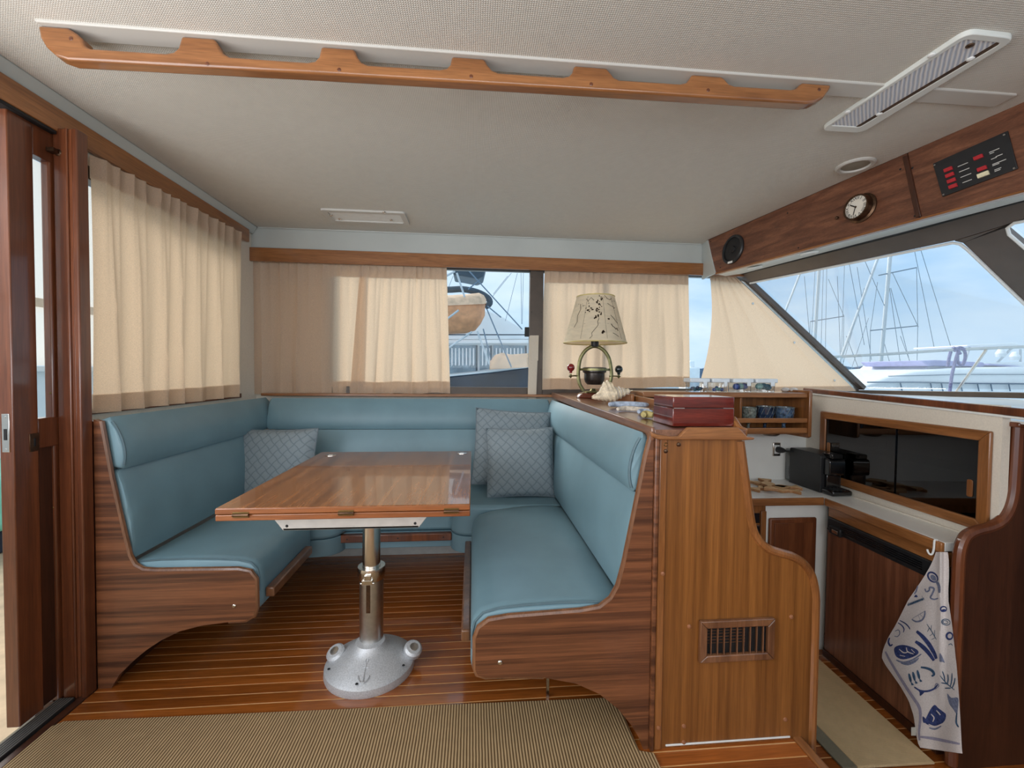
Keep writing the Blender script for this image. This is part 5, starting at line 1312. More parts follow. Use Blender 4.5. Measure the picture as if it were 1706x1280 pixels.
# two long beans, sprig
for pts in ([(1527, 1052), (1536, 1060), (1547, 1073), (1556, 1088), (1560, 1098)], [(1525, 1069), (1535, 1076), (1546, 1087), (1556, 1101)]): ribbon(nv, pts, 7)
ribbon(te, [(1544, 1040), (1552, 1052), (1560, 1066)], 1.4)
for a_, b_ in (((1548, 1047), (1545, 1053)), ((1551, 1050), (1552, 1042)), ((1554, 1056), (1549, 1060)), ((1557, 1060), (1557, 1050)), ((1558, 1063), (1552, 1066))): ribbon(te, [a_, b_], 1.4)
# bowl of mussels
fill(nv, [(1490, 1080), (1496, 1076), (1506, 1075), (1518, 1078), (1528, 1083), (1530, 1089), (1521, 1095), (1505, 1099), (1494, 1095), (1490, 1087)])
for pts in ([(1498, 1082), (1506, 1088), (1514, 1086)], [(1510, 1079), (1512, 1086), (1522, 1090)], [(1499, 1092), (1508, 1094)], [(1518, 1082), (1524, 1088)]): ribbon(li, pts, 1.8, 0.0018)
ribbon(sl_, [(1493, 1100), (1505, 1104), (1520, 1100), (1535, 1090)], 3.0); fill(sl_, [(1500, 1105), (1518, 1103), (1531, 1096), (1525, 1104), (1512, 1109)])
# three small fish, prawn, large fish
for cx_ in (1516, 1522.5, 1530):
    oy = -(cx_-1516)*0.4
    fill(te, ell(cx_, 1130+oy, 2.2, 8, -14)); fill(te, [(cx_+2, 1137+oy), (cx_+6.5, 1141+oy), (cx_+2.5, 1142+oy)])
ribbon(te, [(1534, 1112), (1545, 1114), (1553, 1118), (1556, 1124), (1552, 1127)], 4.5)
ribbon(nv, [(1523, 1145), (1533, 1151), (1545, 1152), (1556, 1148), (1562, 1141)], 3.2); fill(nv, [(1530, 1150), (1541, 1152), (1533, 1160), (1532, 1154)]); ribbon(sl_, [(1556, 1148), (1560, 1139), (1564, 1143), (1558, 1149)], 1.4)
# scorpion fish
fill(nv, [(1541, 1203), (1546, 1190), (1553, 1178), (1558, 1175), (1563, 1180), (1571, 1186), (1576, 1191), (1574, 1201), (1566, 1208), (1554, 1210), (1546, 1208)])
for pts in ([(1551, 1190), (1556, 1196), (1554, 1203)], [(1560, 1184), (1566, 1191), (1570, 1199)], [(1547, 1207), (1558, 1211), (1570, 1206)]): ribbon(li, pts, 2.0, 0.0018)
fill(nv, [(1542, 1198), (1537, 1194), (1538, 1204), (1543, 1204)]); ribbon(sl_, [(1548, 1213), (1558, 1215), (1568, 1210)], 3)
# right fold: mussel halves, sprig, leaf, squid
ribbon(nv, ell(1572, 1015, 5, 4.0)+[(1577, 1015)], 2.4); fill(nv, [(1568, 1017), (1574, 1015), (1576, 1019), (1569, 1020)])
ribbon(te, ell(1576, 1037, 7, 5, 10)+[(1583, 1038)], 1.5); ribbon(te, ell(1575, 1037, 4, 2.6, 10)+[(1579, 1038)], 1.2)
ribbon(nv, ell(1582, 1060, 5, 5.5)+[(1587, 1060)], 3.4); ribbon(te, [(1580, 1075), (1584, 1073), (1587, 1076)], 1.4)
fill(sl_, [(1566, 1088), (1574, 1104), (1570, 1103), (1565, 1102)])
ribbon(te, [(1566, 1126), (1576, 1138), (1590, 1150)], 1.6)
for a_, b_ in (((1574, 1136), (1570, 1119)), ((1578, 1141), (1579, 1124)), ((1583, 1145), (1586, 1122)), ((1586, 1147), (1591, 1130)), ((1578, 1140), (1568, 1138)), ((1584, 1147), (1574, 1147))): ribbon(te, [a_, ((a_[0]+b_[0])/2+1, (a_[1]+b_[1])/2), b_], 2.0)
fill(sl_, [(1578, 1156), (1585, 1163), (1596, 1163), (1596, 1178), (1594, 1190), (1588, 1182), (1581, 1172)]); ribbon(te, [(1594, 1188), (1593, 1204), (1597, 1212)], 3.0)
# lilac edge stripes
bd_ = MG(); ribbon(bd_, [(1475, 1086), (1482, 1100), (1495, 1122), (1510, 1146), (1522, 1164), (1530, 1176), (1533, 1186), (1533, 1200), (1531, 1220), (1532, 1234)], 5); ribbon(bd_, [(1533, 1228), (1555, 1231), (1580, 1236), (1599, 1240)], 5)
for gg, nm, mt in ((nv, 'navy_print', 'print_navy'), (sl_, 'grey_print', 'print_slate'), (te, 'fine_print', 'print_teal'), (li, 'pale_print', 'towel_linen'), (bd_, 'border_stripe', 'print_lilac')):
    for g_ in gg.parts: g_.build(nm, mt, cl, smooth=0, recalc=False)

# ================================================================== CEILING FITTINGS
hr = thing('ceiling_handrail', 'long scalloped teak handrail across the ceiling', 'handrail', (0, 1.19, ZC-0.08))
hp = [(62, 47), (112, 50), (126, 54), (136, 64), (140, 76), (150, 80), (275, 88), (288, 86), (296, 79), (302, 67), (357, 69), (365, 78), (371, 88), (382, 94), (512, 103), (524, 101), (531, 94), (535, 81), (590, 84), (596, 95), (602, 103), (612, 107.5), (732, 115), (744, 113), (750, 107), (753, 95), (807, 98), (813, 108), (820, 116), (830, 120.5), (938, 128), (948, 126), (954, 120), (957, 107), (1011, 110), (1017, 120), (1023, 128), (1032, 132.5), (1134, 139), (1144, 137), (1150, 131), (1153, 120), (1203, 122.5), (1209, 132), (1215, 139), (1224, 142.5), (1318, 148.5), (1328, 147), (1333, 141), (1337, 134), (1386, 136), (1382, 150), (1372, 163), (1358, 170), (1345, 172), (900, 144), (500, 120), (112, 99), (92, 92), (76, 78), (66, 62)]
tops = {0, 1, 9, 10, 17, 18, 25, 26, 33, 34, 41, 42, 49, 50}
pol = []
for i, (x, y) in enumerate(hp):
    p = aY(x, y, 1.176); pol.append((p.x, ZC-0.0065 if i in tops else min(p.z, ZC-0.012)))
ra = G().prism(pol, 'y', 1.176, 1.212).build('rail', 'teak_trim_x', hr, bevel=0.006, seg=3)
for x, y in ((118, 70), (345, 112), (565, 122), (785, 133), (985, 146), (1180, 156), (1365, 155)):
    c = aY(x, y-6, 1.1755); G().lathe([(0.005, 0), (0.004, 0.0006)], c, (0, -1, 0), 10).build('wood_plug', 'mahogany_door', ra)

lf = thing('ceiling_light', 'flush clear ceiling light above the back bench', 'light', (-0.58, 2.44, ZC))
xa, xb, ya, yb = -0.80, -0.365, 2.345, 2.535
fr_o = rounded_poly([(xa, ya), (xb, ya), (xb, yb), (xa, yb)], 0.02); fr_i = rounded_poly([(xa+0.03, ya+0.03), (xb-0.03, ya+0.03), (xb-0.03, yb-0.03), (xa+0.03, yb-0.03)], 0.012)
def ringprism(po, pi_, z0, z1):
    g = G(); n = len(po)
    g.v = [V((p.x, p.y, z0)) for p in po]+[V((p.x, p.y, z0)) for p in pi_]+[V((p.x, p.y, z1)) for p in po]+[V((p.x, p.y, z1)) for p in pi_]
    for i in range(n):
        j = (i+1) % n
        g.f += [(i, j, n+j, n+i), (2*n+i, 3*n+i, 3*n+j, 2*n+j), (i, 2*n+i, 2*n+j, j), (n+i, n+j, 3*n+j, 3*n+i)]
    return g
ringprism(fr_o, fr_i, ZC-0.010, ZC+0.002).build('frame', 'seam_grey', lf, bevel=0.002)
G().prism(fr_i, 'z', ZC-0.004, ZC+0.001).build('lens', 'white_plastic', lf)
for x, y in ((552, 358), (566, 364), (640, 353), (652, 366)):
    c = aZ(x, y, ZC-0.006); G().sphere((c.x, c.y, ZC-0.009), 0.009, 12, 8, (1, 1, 0.6)).build('bulb', 'steel_polished', lf)

lr = thing('ceiling_light', 'ribbed strip light in a slanted ceiling moulding at the right', 'light', (1.25, 1.18, ZC))
o4 = [aZ(x, y, ZC-0.006) for x, y in ((1366, 215), (1436, 219), (1696, 60), (1612, 50))]
i4 = [aZ(x, y, ZC-0.006) for x, y in ((1384, 206), (1432, 209), (1668, 68), (1606, 62))]
po = rounded_poly([(p.x, p.y) for p in o4], 0.03); pi_ = rounded_poly([(p.x, p.y) for p in i4], 0.012)
ringprism(po, pi_, ZC-0.0125, ZC+0.002).build('moulding', 'soffit_white', lr, bevel=0.003)
G().prism(pi_, 'z', ZC-0.010, ZC).build('diffuser', 'diffuser_ribs', lr)
e0, e1 = i4[1], i4[2]
G().slab([V((e0.x-0.012, e0.y, ZC-0.0115)), V((e1.x-0.012, e1.y, ZC-0.0115)), V((e1.x, e1.y, ZC-0.0115)), V((e0.x, e0.y, ZC-0.0115))], (0, 0, 0.002)).build('side_gap', 'bronze_dark', lr)
for x, y in ((1616, 76), (1617, 98), (1465, 190), (1412, 187), (1552, 92)):
    c = aZ(x, y, ZC-0.011); G().sphere((c.x, c.y, ZC-0.011), 0.009, 10, 6, (1, 1, 0.5)).build('fixing', 'bronze_dark' if y < 80 else 'white_plastic', lr)
c = aZ(1425, 275, ZC)
rl = thing('recessed_downlight', 'round white recess in the ceiling beside the fascia', 'light', (c.x, c.y, ZC))
G().lathe([(0.066, 0.002), (0.066, -0.005), (0.060, -0.009), (0.050, -0.008), (0.046, 0.0), (0.046, 0.001)], (c.x, c.y, ZC), n=36, caps=False).build('ring', 'seam_grey', rl)
G().lathe([(0.046, -0.002), (0.044, -0.003), (0.001, -0.003)], (c.x, c.y, ZC), n=30).build('dimple', 'recess_grey', rl)

# ================================================================== FASCIA INSTRUMENTS
spx = fp(1222, 416, 0.001)
spk = thing('loudspeaker', 'round black loudspeaker on the fascia by the curtain', 'speaker', spx)
rs = 0.5*((fp(1222, 393)-fp(1222, 439)).length)
G().lathe([(rs, 0), (rs, 0.008), (rs*0.93, 0.013), (rs*0.82, 0.012), (rs*0.80, 0.006)], spx, FN, 40, caps=False).build('ring', 'plastic_black', spk)
G().lathe([(rs*0.82, 0.004), (rs*0.6, 0.009), (rs*0.25, 0.005), (rs*0.22, 0.012), (0.001, 0.014)], spx, FN, 40).build('cone', 'rubber_black', spk)
fr_ = (fp(1240, 410)-fp(1222, 416)).normalized(); fu_ = FN.cross(fr_); fu_ = fu_ if fu_.z > 0 else -fu_
lbp = spx-fu_*rs*0.9+FN*0.0135
G().obox(lbp, fr_, fu_, FN, rs*0.22, rs*0.07, 0.001).build('badge', 'white_plastic', spk, bevel=0.0005)
for a in (45, 135, 225, 315): G().lathe([(0.003, 0), (0.002, 0.001)], spx+fr_*(rs*0.88*math.cos(math.radians(a)))+fu_*(rs*0.88*math.sin(math.radians(a)))+FN*0.013, FN, 8).build('screw', 'dark_bronze', spk)

ck = fp(1437, 347.5, 0.001)
cl_ = thing('wall_clock', 'small brass ship clock with roman numerals on the fascia', 'clock', ck)
rc = 0.5*((fp(1437, 327)-fp(1437, 368)).length)*0.98
G().lathe([(rc*1.12, 0), (rc*1.14, 0.006), (rc*0.98, 0.010), (rc, 0.034), (rc*0.97, 0.039), (rc*0.88, 0.039), (rc*0.86, 0.034)], ck, FN, 44, caps=False).build('case', 'bronze_dark', cl_)
dial = G().lathe([(rc*0.9, 0.030), (rc*0.9, 0.034), (0.001, 0.034)], ck, FN, 40).build('dial', 'clock_dial', cl_)
dc = ck+FN*0.035
right = -fr_ if fr_.dot(R_) < 0 else fr_
upv = right.cross(FN); upv = -upv if upv.z < 0 else upv
if right.cross(upv).dot(FN) < 0: right = -right
for k, s_ in enumerate(('XII', 'I', 'II', 'III', 'IIII', 'V', 'VI', 'VII', 'VIII', 'IX', 'X', 'XI')):
    a = math.radians(90-30*k)
    rd = right*math.cos(a)+upv*math.sin(a); tn = -right*math.sin(a)+upv*math.cos(a)
    text_geo(s_, rc*0.36, dc+rd*rc*0.70, -tn, rd).build('numeral', 'lettering_black', dial, smooth=0, recalc=False)
for ang, L_, w in ((-170, 0.52, 0.07), (-100, 0.62, 0.05), (148, 0.55, 0.08)):
    a = math.radians(ang); d_ = right*math.cos(a)+upv*math.sin(a)
    if ang == -170: continue
    G().obox(dc+d_*rc*L_*0.42+FN*0.002, d_, right*-math.sin(a)+upv*math.cos(a), FN, rc*L_*0.55, rc*w*0.5, 0.0006).build('hand', 'lettering_black', dial)
G().lathe([(0.004, 0), (0.003, 0.003)], dc, FN, 12).build('hub', 'bronze_dark', dial)
G().sphere(fp(1398, 364, 0.012), 0.007).build('catch', 'bronze_dark', cl_)

def sp2(x, y, off=0.0): return fp(1540+x*0.10935, 200+y*0.10935, off)
sw_ = thing('switch_panel', 'black switch panel with red rocker switches on the fascia', 'switch panel', sp2(790, 680))
pc = [sp2(145, 670), sp2(1285, 170), sp2(1440, 745), sp2(290, 1175)]
plt_ = G().slab([p+FN*0.001 for p in pc], FN*0.005).build('plate', 'plastic_black', sw_, bevel=0.001)
er = (pc[1]-pc[0]).normalized(); ed = (pc[3]-pc[0]).normalized()
for x, y, m_ in ((388, 760, 'switch_red'), (412, 845, 'switch_red'), (438, 930, 'switch_red'), (462, 1015, 'switch_red'), (848, 575, 'switch_red'), (905, 748, 'switch_red'), (922, 838, 'switch_cream')):
    hw, hh = (0.0085, 0.0048) if m_ != 'switch_cream' else (0.0105, 0.0055)
    s_ = (pc[1]-pc[0]).length/0.145
    G().obox(sp2(x, y, 0.008), er, ed, FN, hw*s_, hh*s_, 0.003).build('rocker', m_, sw_, bevel=0.0008)
for x, y, w in ((605, 687, 0.010), (628, 768, 0.010), (652, 850, 0.0105), (672, 937, 0.009), (1085, 470, 0.009), (1050, 510, 0.004), (1160, 545, 0.006), (1080, 590, 0.005), (1160, 645, 0.012), (1110, 685, 0.006), (1140, 750, 0.006), (1135, 775, 0.005)):
    G().obox(sp2(x, y, 0.0063), er, ed, FN, w*s_, 0.0008*s_, 0.0003).build('legend', 'lettering_white', sw_)
for x, y in ((175, 692), (1235, 232), (1388, 742), (310, 1142)): G().lathe([(0.003, 0), (0.0025, 0.0015)], sp2(x, y, 0.006), FN, 10).build('screw', 'aluminium', sw_)
# soffit downlights
sn = (so_a[1]-so_a[0]).cross(so_b[0]-so_a[0]).normalized(); sn = -sn if sn.z > 0 else sn
for x, y, lb_ in ((1258, 444.5, 'oval soffit light nearest the loudspeaker'), (1348, 420, 'oval soffit light below the clock')):
    c = aP(x, y, so_a[0], sn)+sn*0.004
    t_ = thing('soffit_light', lb_, 'light', c, 'small lights in the soffit')
    G().lathe([(0.038, 0.0), (0.038, 0.004), (0.032, 0.007), (0.026, 0.004)], c, sn, 28, caps=False).build('ring', 'white_plastic', t_)
    G().lathe([(0.028, 0.001), (0.027, 0.003), (0.001, 0.004)], c, sn, 24).build('lens', 'lid_plastic', t_)

# ================================================================== OUTSIDE
sea = G(); sea.box(-150, 300, 3.5, 420, -1.6, -1.5); struct(sea.build('sea', 'sea_water', smooth=0), 'grey-blue harbour water')
# ---- cockpit aft of the sliding door
struct(G().box(-4.2, -1.372, -2.0, 3.4, -0.10, -0.04).build('floor_cockpit', 'cockpit_teak'), 'pale teak cockpit sole outside the door')
struct(G().box(-4.3, -4.2, -2.0, 7.0, -0.10, 1.02).box(-4.36, -4.12, -2.0, 7.0, 1.02, 1.07).build('wall_cockpit', 'white_gelcoat'), 'white cockpit coaming outside the door')
cq = aX(2, 965, -3.0)
tag(G().box(-3.4, -2.7, cq.y-0.6, cq.y+0.35, 0.10, 0.42).build('cockpit_cushion', 'cushion_mint', bevel=0.05, seg=4), 'mint green cushion glimpsed past the door edge', 'cushion')
tag(G().box(-3.2, -2.75, cq.y-0.5, cq.y+0.3, -0.039, 0.0995).build('canvas_bundle', 'bag_navy', bevel=0.02, seg=3), 'dark navy bundle under the mint cushion', 'bundle')
aw = thing('cockpit_awning', 'white cockpit side curtain seen through the aft door glass', 'awning', (-4.1, 2.5, 1.07))
G().grid(lambda u, v: (-4.05+0.02*math.sin(u*40), -1.8+8.8*u, 1.075+1.9*v), 90, 4).build('cloth', 'awning_cloth', aw, recalc=False)
for y in (0.6, 2.2, 3.8, 5.6): G().tube([(-4.0, y, -0.035), (-4.0, y, 2.98)], 0.018, 10).build('pole', 'steel_polished', aw)
bx('band', 'canvas_tan', aw, -4.025, -4.0, -1.8, 7.0, 1.62, 1.70, 0.004)

# ---- motor yacht beyond the side window
D = 14.0
def m1(x, y, d=D): return aY(x, y, d)
my = thing('motor_yacht', 'white motor yacht with dark blue hull seen through the side window', 'yacht', m1(800, 700))
G().slab([m1(x, y) for x, y in ((560, 640), (745, 627.5), (815, 620), (880, 612), (1000, 602), (1000, 706), (560, 706))], (0, 3.6, 0)).build('hull', 'hull_navy', my, bevel=0.05)
G().slab([m1(x, y, D-0.05) for x, y in ((560, 637), (745, 625), (815, 618), (880, 610), (1000, 600), (1000, 602.5), (880, 613), (815, 621), (745, 628), (560, 641))], (0, 3.7, 0)).build('gunwale', 'gelcoat_yacht', my, bevel=0.02)
G().slab([m1(x, y, D+0.5) for x, y in ((560, 571), (1000, 573), (1000, 612), (560, 650))], (0, 2.6, 0)).build('deckhouse', 'gelcoat_yacht', my, bevel=0.02)
for q in (((700, 575), (794, 575.5), (794, 618), (700, 627)), ((799, 576), (818, 576), (818, 614), (799, 617)), ((822, 575), (876, 576), (876, 606), (822, 606))):
    f_ = G().slab([m1(x, y, D+0.46) for x, y in q], (0, 0.035, 0)).build('window', 'yacht_window', my)
    x0_, x1_ = q[0][0], q[1][0]
    G().slab([m1(x, y, D+0.44) for x, y in ((x1_-1.5, q[1][1]), (x1_+1.5, q[1][1]), (x1_+1.5, q[2][1]), (x1_-1.5, q[2][1]))], (0, 0.05, 0)).build('window_post', 'tender_dark', f_)
    for k in range(int((x1_-x0_)/6)): 
        xx = x0_+4+6*k
        G().slab([m1(a_, b_, D+0.45) for a_, b_ in ((xx, 580), (xx+2, 580), (xx+2, 608), (xx, 610))], (0, 0.01, 0)).build('blind_fold', 'gelcoat_yacht', f_)
G().slab([m1(x, y, D+0.2) for x, y in ((560, 566), (1000, 566), (1000, 572.5), (560, 572.5))], (0, 3.2, 0)).build('roof_edge', 'gelcoat_yacht', my, bevel=0.03)
G().slab([m1(x, y, D+0.15) for x, y in ((560, 557), (1000, 557), (1000, 558.5), (560, 558.5))], (0, 0.1, 0)).build('roof_rail', 'tender_dark', my)
G().slab([m1(x, y, D+0.6) for x, y in ((560, 520), (815, 518), (838, 528), (872, 548), (900, 565.5), (560, 565.5))], (0, 2.4, 0)).build('flybridge', 'gelcoat_yacht', my, bevel=0.04)
G().slab([m1(x, y, D+0.8) for x, y in ((755, 440), (811, 440), (806, 460), (796, 465), (770, 460), (755, 458))], (0, 1.2, 0)).build('radar_arch', 'tender_dark', my, bevel=0.05)
tn = thing('tender_dinghy', 'orange tender under a tan cover hanging beside the yacht', 'dinghy', m1(770, 560, 12.6))
DT = 12.6
def loft(secs, name, mat, parent):
    g = G(); n = len(secs[0])
    for s_ in secs: g.v += [V(p) for p in s_]
    for i in range(len(secs)-1):
        for j in range(n-1): g.f.append((i*n+j, i*n+j+1, (i+1)*n+j+1, (i+1)*n+j))
    g.f.append(tuple(range(n))); g.f.append(tuple((len(secs)-1)*n+j for j in range(n)))
    return g.build(name, mat, parent, smooth=50)
secs = []
for x, yt, yb2, hw in ((640, 517, 552, 0.75), (700, 516, 556, 0.75), (750, 513, 557, 0.74), (775, 511, 556, 0.68), (792, 510, 551, 0.55), (801, 508, 540, 0.36), (808, 506, 526, 0.12)):
    a_ = m1(x, yt, DT); b_ = m1(x, yb2, DT)
    secs.append([V((a_.x, DT-hw, a_.z)), V((a_.x, DT-hw*0.95, (a_.z*2+b_.z)/3)), V((a_.x, DT-hw*0.55, b_.z+0.06)), V((a_.x, DT, b_.z)), V((a_.x, DT+hw*0.55, b_.z+0.06)), V((a_.x, DT+hw*0.95, (a_.z*2+b_.z)/3)), V((a_.x, DT+hw, a_.z))])
loft(secs, 'hull', 'tender_orange', tn)
secs = []
for x, yt, yb2, hw in ((640, 497, 519, 0.78), (700, 496, 518, 0.78), (750, 495, 516, 0.77), (780, 493, 514, 0.70), (798, 491, 512, 0.56), (806, 495, 510, 0.38), (810, 502, 507, 0.13)):
    a_ = m1(x, yt, DT); b_ = m1(x, yb2, DT)
    secs.append([V((a_.x, DT-hw, b_.z)), V((a_.x, DT-hw*0.9, (a_.z+b_.z)/2)), V((a_.x, DT-hw*0.4, a_.z)), V((a_.x, DT, a_.z+0.05)), V((a_.x, DT+hw*0.4, a_.z)), V((a_.x, DT+hw*0.9, (a_.z+b_.z)/2)), V((a_.x, DT+hw, b_.z))])
loft(secs, 'cover', 'canvas_tan', tn)
G().tube(spline([m1(x, y, DT+0.9) for x, y in ((640, 482), (740, 483), (770, 482), (795, 487), (812, 496), (816, 505), (808, 512))], 4), 0.10, 10).build('inflatable_tube', 'tender_dark', tn)
tc_ = thing('covered_craft', 'tan covered craft on the yacht deck beside the mullion', 'craft', m1(850, 614, D-0.4))
g = G(); secs = []
for x, yt in ((816, 602), (824, 592), (836, 588), (850, 591), (864, 590), (880, 589), (900, 590)):
    a_ = m1(x, yt, D-0.4); b_ = m1(x, 616-(x-816)*0.06, D-0.4)
    secs.append([V((a_.x, D-0.9, b_.z)), V((a_.x, D-0.8, (a_.z+b_.z)/2)), V((a_.x, D-0.5, a_.z)), V((a_.x, D-0.2, (a_.z+b_.z)/2)), V((a_.x, D-0.1, b_.z))])
loft(secs, 'cover', 'canvas_tan', tc_)
def wires(parent, segs, d, r, mat, name):
    for a_, b_ in segs: G().tube([m1(*a_, d), m1(*b_, d)], r, 5).build(name, mat, parent)
wires(my, (((778, 448), (870, 549)), ((812, 510), (835, 529)), ((780, 482), (800, 466)), ((805, 548), (818, 600)), ((811, 515), (852, 612))), 11.8, 0.018, 'rigging', 'stay')
wires(my, (((761, 455), (774, 495)), ((740, 462), (758, 452)), ((795, 552), (815, 607)), ((744, 582), (786, 553)), ((740, 535), (764, 517))), 11.7, 0.028, 'mast_alloy', 'pole')
wires(my, (((852, 455), (820, 495)), ((862, 455), (842, 535)), ((868, 455), (869, 540)), ((872, 455), (870, 540)), ((846, 460), (822, 490)), ((755, 460), (746, 482))), 13.5, 0.007, 'rigging', 'thin_stay')

# ---- sailing boats ahead, seen through the windscreen
def sail(label, D2, mast, spr, stays, hullpx, furl=None):
    f = lambda x, y: aY(x, y, D2)
    t_ = thing('sailing_boat', label, 'sailboat', f(mast[0][0], 690), 'sailing boats moored ahead')
    G().tube([f(*mast[0]), f(*mast[1])], 0.105, 10).build('mast', 'mast_alloy', t_)
    for a_, b_ in spr: G().tube([f(*a_), f(*b_)], 0.035, 6).build('spreader', 'rigging', t_)
    for a_, b_ in stays: G().tube([f(*a_), f(*b_)], 0.016, 5).build('stay', 'rigging', t_)
    for a_, b_ in (furl or ()): G().tube([f(*a_), f(*b_)], 0.075, 8).build('furled_sail', 'mast_alloy', t_)
    x0_, x1_, yt = hullpx
    secs = []
    for x, k in ((x0_, 0.15), (x0_+0.2*(x1_-x0_), 0.8), ((x0_+x1_)/2, 1.0), (x0_+0.85*(x1_-x0_), 0.85), (x1_, 0.7)):
        a_ = f(x, yt); hw = 1.6*k
        secs.append([V((a_.x, D2-hw, a_.z)), V((a_.x, D2-hw*0.8, -0.8)), V((a_.x, D2, -1.7)), V((a_.x, D2+hw*0.8, -0.8)), V((a_.x, D2+hw, a_.z))])
    loft(secs, 'hull', 'gelcoat_yacht', t_)
    return t_
sail('sailing boat whose mast stands nearest the raked pillar', 30.0, ((1350, 690), (1374, 300)), (((1350, 536), (1406, 527)),),
     (((1366, 300), (1348, 640)), ((1376, 300), (1366, 640)), ((1380, 300), (1374, 640)), ((1406, 527), (1404, 640)), ((1407, 440), (1400, 640)), ((1380, 465), (1406, 527)), ((1350, 536), (1346, 640))), (1330, 1450, 634), (((1300, 540), (1345, 425)),))
s2_ = sail('sailing boat with two pairs of spreaders in the middle of the windscreen', 24.0, ((1460, 690), (1494, 300)), (((1450, 551), (1529, 543)), ((1464, 459), (1527, 446))),
     (((1527, 446), (1529, 543)), ((1529, 543), (1527, 640)), ((1450, 551), (1449, 640)), ((1487, 455), (1530, 545)), ((1462, 470), (1450, 551)), ((1529, 400), (1584, 578)), ((1520, 400), (1556, 578)), ((1482, 480), (1505, 640)), ((1484, 480), (1525, 640)), ((1440, 433), (1478, 520)), ((1415, 440), (1440, 575))), (1440, 1600, 640), (((1390, 626), (1470, 410)),))
G().tube([aY(1464, 620, 24.0), aY(1485, 624, 24.0), aY(1512, 622, 24.0)], lambda t: 0.32*(1-0.5*t), 10).build('sail_cover', 'canvas_tan', s2_)
wires(s2_, (((1428, 445), (1452, 600)), ((1440, 480), (1395, 640)), ((1500, 560), (1530, 640)), ((1470, 560), (1492, 640)), ((1395, 460), (1402, 640)), ((1340, 460), (1356, 640)), ((1410, 560), (1440, 640)), ((1447, 530), (1410, 640))), 30.0, 0.018, 'rigging', 'thin_stay')
# ---- white flybridge yacht to the right
D3 = 11.0
f3 = lambda x, y, d=D3: aY(x, y, d)
wy = thing('white_yacht', 'white yacht with lilac canvas behind the bow rail', 'yacht', f3(1650, 700))
G().slab([f3(x, y) for x, y in ((1430, 652), (1450, 640), (1480, 628), (1530, 618), (1600, 613), (1700, 611), (2050, 612), (2050, 740), (1430, 740))], (0, 3.2, 0)).build('hull', 'gelcoat_yacht', wy, bevel=0.15, seg=4)
G().slab([f3(x, y, D3+0.5) for x, y in ((1540, 616), (1552, 606), (1700, 603), (2050, 606), (2050, 625), (1540, 625))], (0, 2.2, 0)).build('coachroof', 'gelcoat_yacht', wy, bevel=0.05)
G().slab([f3(x, y, D3+0.3) for x, y in ((1536, 601), (1560, 600), (1640, 604), (1640, 611), (1545, 610))], (0, 2.0, 0)).build('canvas', 'canvas_lilac', wy, bevel=0.03)
G().slab([f3(x, y, D3+0.3) for x, y in ((1648, 606), (1720, 612), (1720, 614), (1648, 609))], (0, 2.0, 0)).build('canvas', 'canvas_lilac', wy, bevel=0.02)
G().slab([f3(x, y, D3+0.6) for x, y in ((1612, 575), (1690, 571), (1700, 575), (1690, 577), (1612, 578))], (0, 1.6, 0)).build('hard_top', 'gelcoat_yacht', wy, bevel=0.03)
for a_, b_ in (((1616, 577), (1608, 602)), ((1690, 576), (1660, 606)), ((1700, 582), (1700, 606))): G().tube([f3(*a_, D3+0.7), f3(*b_, D3+0.7)], 0.03, 6).build('top_support', 'mast_alloy', wy)
for x, y in ((1667, 595), (1690, 600)): 
    c = f3(x, y, D3+0.2); G().lathe([(0.10, 0), (0.12, 0.1), (0.06, 0.22), (0.02, 0.24)], c, (0, 0, 1), 16).build('beacon', 'gelcoat_yacht', wy)
G().tube([f3(x, y, D3-0.05) for x, y in ((1445, 637), (1530, 637), (1620, 639), (1750, 640))], 0.02, 6).build('guard_rail', 'rigging', wy)
for x in (1500, 1550, 1568, 1600, 1628, 1650, 1680): G().tube([f3(x, 638, D3-0.05), f3(x+3, 652, D3-0.05)], 0.015, 5).build('rail_post', 'rigging', wy)
G().tube([f3(x, y, D3-0.03) for x, y in ((1480, 627), (1600, 624), (1750, 624))], 0.012, 5).build('rub_line', 'rigging', wy)
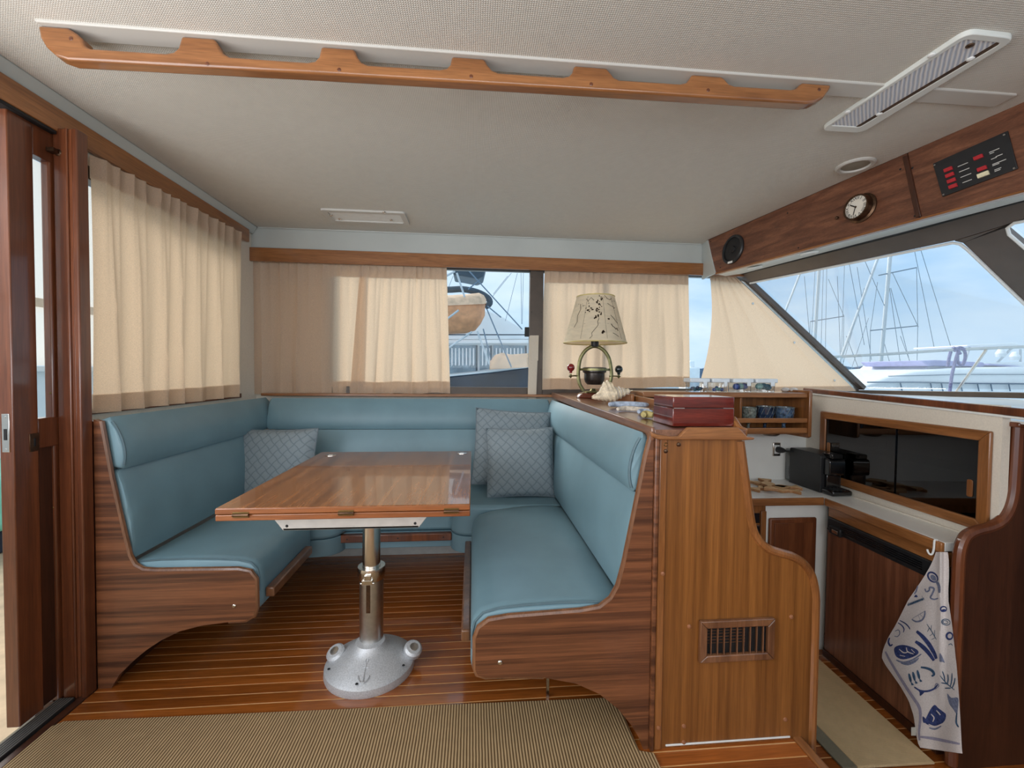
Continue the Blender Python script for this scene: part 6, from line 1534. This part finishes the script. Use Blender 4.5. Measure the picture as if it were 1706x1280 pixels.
# ---- own bow rail with a rope tied round it
br2 = thing('bow_rail', 'polished bow rail of this boat outside the windscreen', 'rail', (4.2, 3.2, 0.85))
railp = [aY(1385, 595, 4.5), aY(1480, 590, 4.2), aY(1580, 583.5, 3.9), aY(1706, 578, 3.55), aY(1900, 570, 3.1)]
G().tube(spline(railp, 5), 0.0145, 10).build('top_rail', 'steel_polished', br2)
for (a_, ya_), (b_, yb_) in ((((1643, 583), 3.72), ((1592, 655), 3.9)), (((1395, 594), 4.47), ((1376, 612), 4.6)), (((1880, 571), 3.14), ((1830, 660), 3.3))): G().tube([aY(*a_, ya_), aY(*b_, yb_)], 0.0125, 8).build('stanchion', 'steel_polished', br2)
rpn = thing('mooring_rope', 'lilac rope knotted round the bow rail', 'rope', aY(1600, 640, 3.8))
rr_ = lambda x, y: aY(x, y, 3.82)
for pts in (((1598, 580), (1592, 600), (1586, 625), (1582, 655)), ((1584, 586), (1581, 598), (1579, 611)), ((1594, 580), (1606, 584), (1608, 596), (1603, 609), (1596, 604), (1595, 592)), ((1588, 579), (1594, 583), (1600, 590)), ((1590, 585), (1598, 579), (1607, 582))):
    G().tube(spline([rr_(*p) for p in pts], 5), 0.013, 8).build('strand', 'rope_lilac', rpn)
struct(G().slab([(2.60, -1.0, 0.84), (7.5, 0.0, 0.72), (7.5, 2.2, 0.70), (2.60, 2.8, 0.86)], (0, 0, 0.03)).build('foredeck', 'white_gelcoat'), 'white foredeck outside the windscreen')
# ---- far shore
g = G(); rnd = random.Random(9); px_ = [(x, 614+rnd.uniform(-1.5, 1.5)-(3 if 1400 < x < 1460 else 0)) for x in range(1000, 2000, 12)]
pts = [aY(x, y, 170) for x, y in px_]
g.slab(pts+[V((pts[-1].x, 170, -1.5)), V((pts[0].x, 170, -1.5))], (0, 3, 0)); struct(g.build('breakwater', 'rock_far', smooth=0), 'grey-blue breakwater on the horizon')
for i, (x, y, w, lb_) in enumerate(((1157, 606, 10, 'tiny far boat in the gap between the curtains'), (1430, 624, 26, 'low far boat just right of the raked pillar'), (1405, 628, 16, 'small far boat at the foot of the raked pillar'))):
    dd = 60+8*i
    t_ = thing('distant_boat', lb_, 'boat', aY(x, 640, dd), 'small boats far off')
    a_ = aY(x-w, y+6, dd); b_ = aY(x+w, y+6, dd)
    bx('hull', 'gelcoat_yacht', t_, a_.x, b_.x, dd, dd+3, -1.5, a_.z, 0.2)
    c_ = aY(x+w*0.4, y, dd); bx('cabin', 'gelcoat_yacht', t_, aY(x-w*0.4, y, dd).x, c_.x, dd+0.6, dd+2.4, a_.z, c_.z+0.4, 0.1)
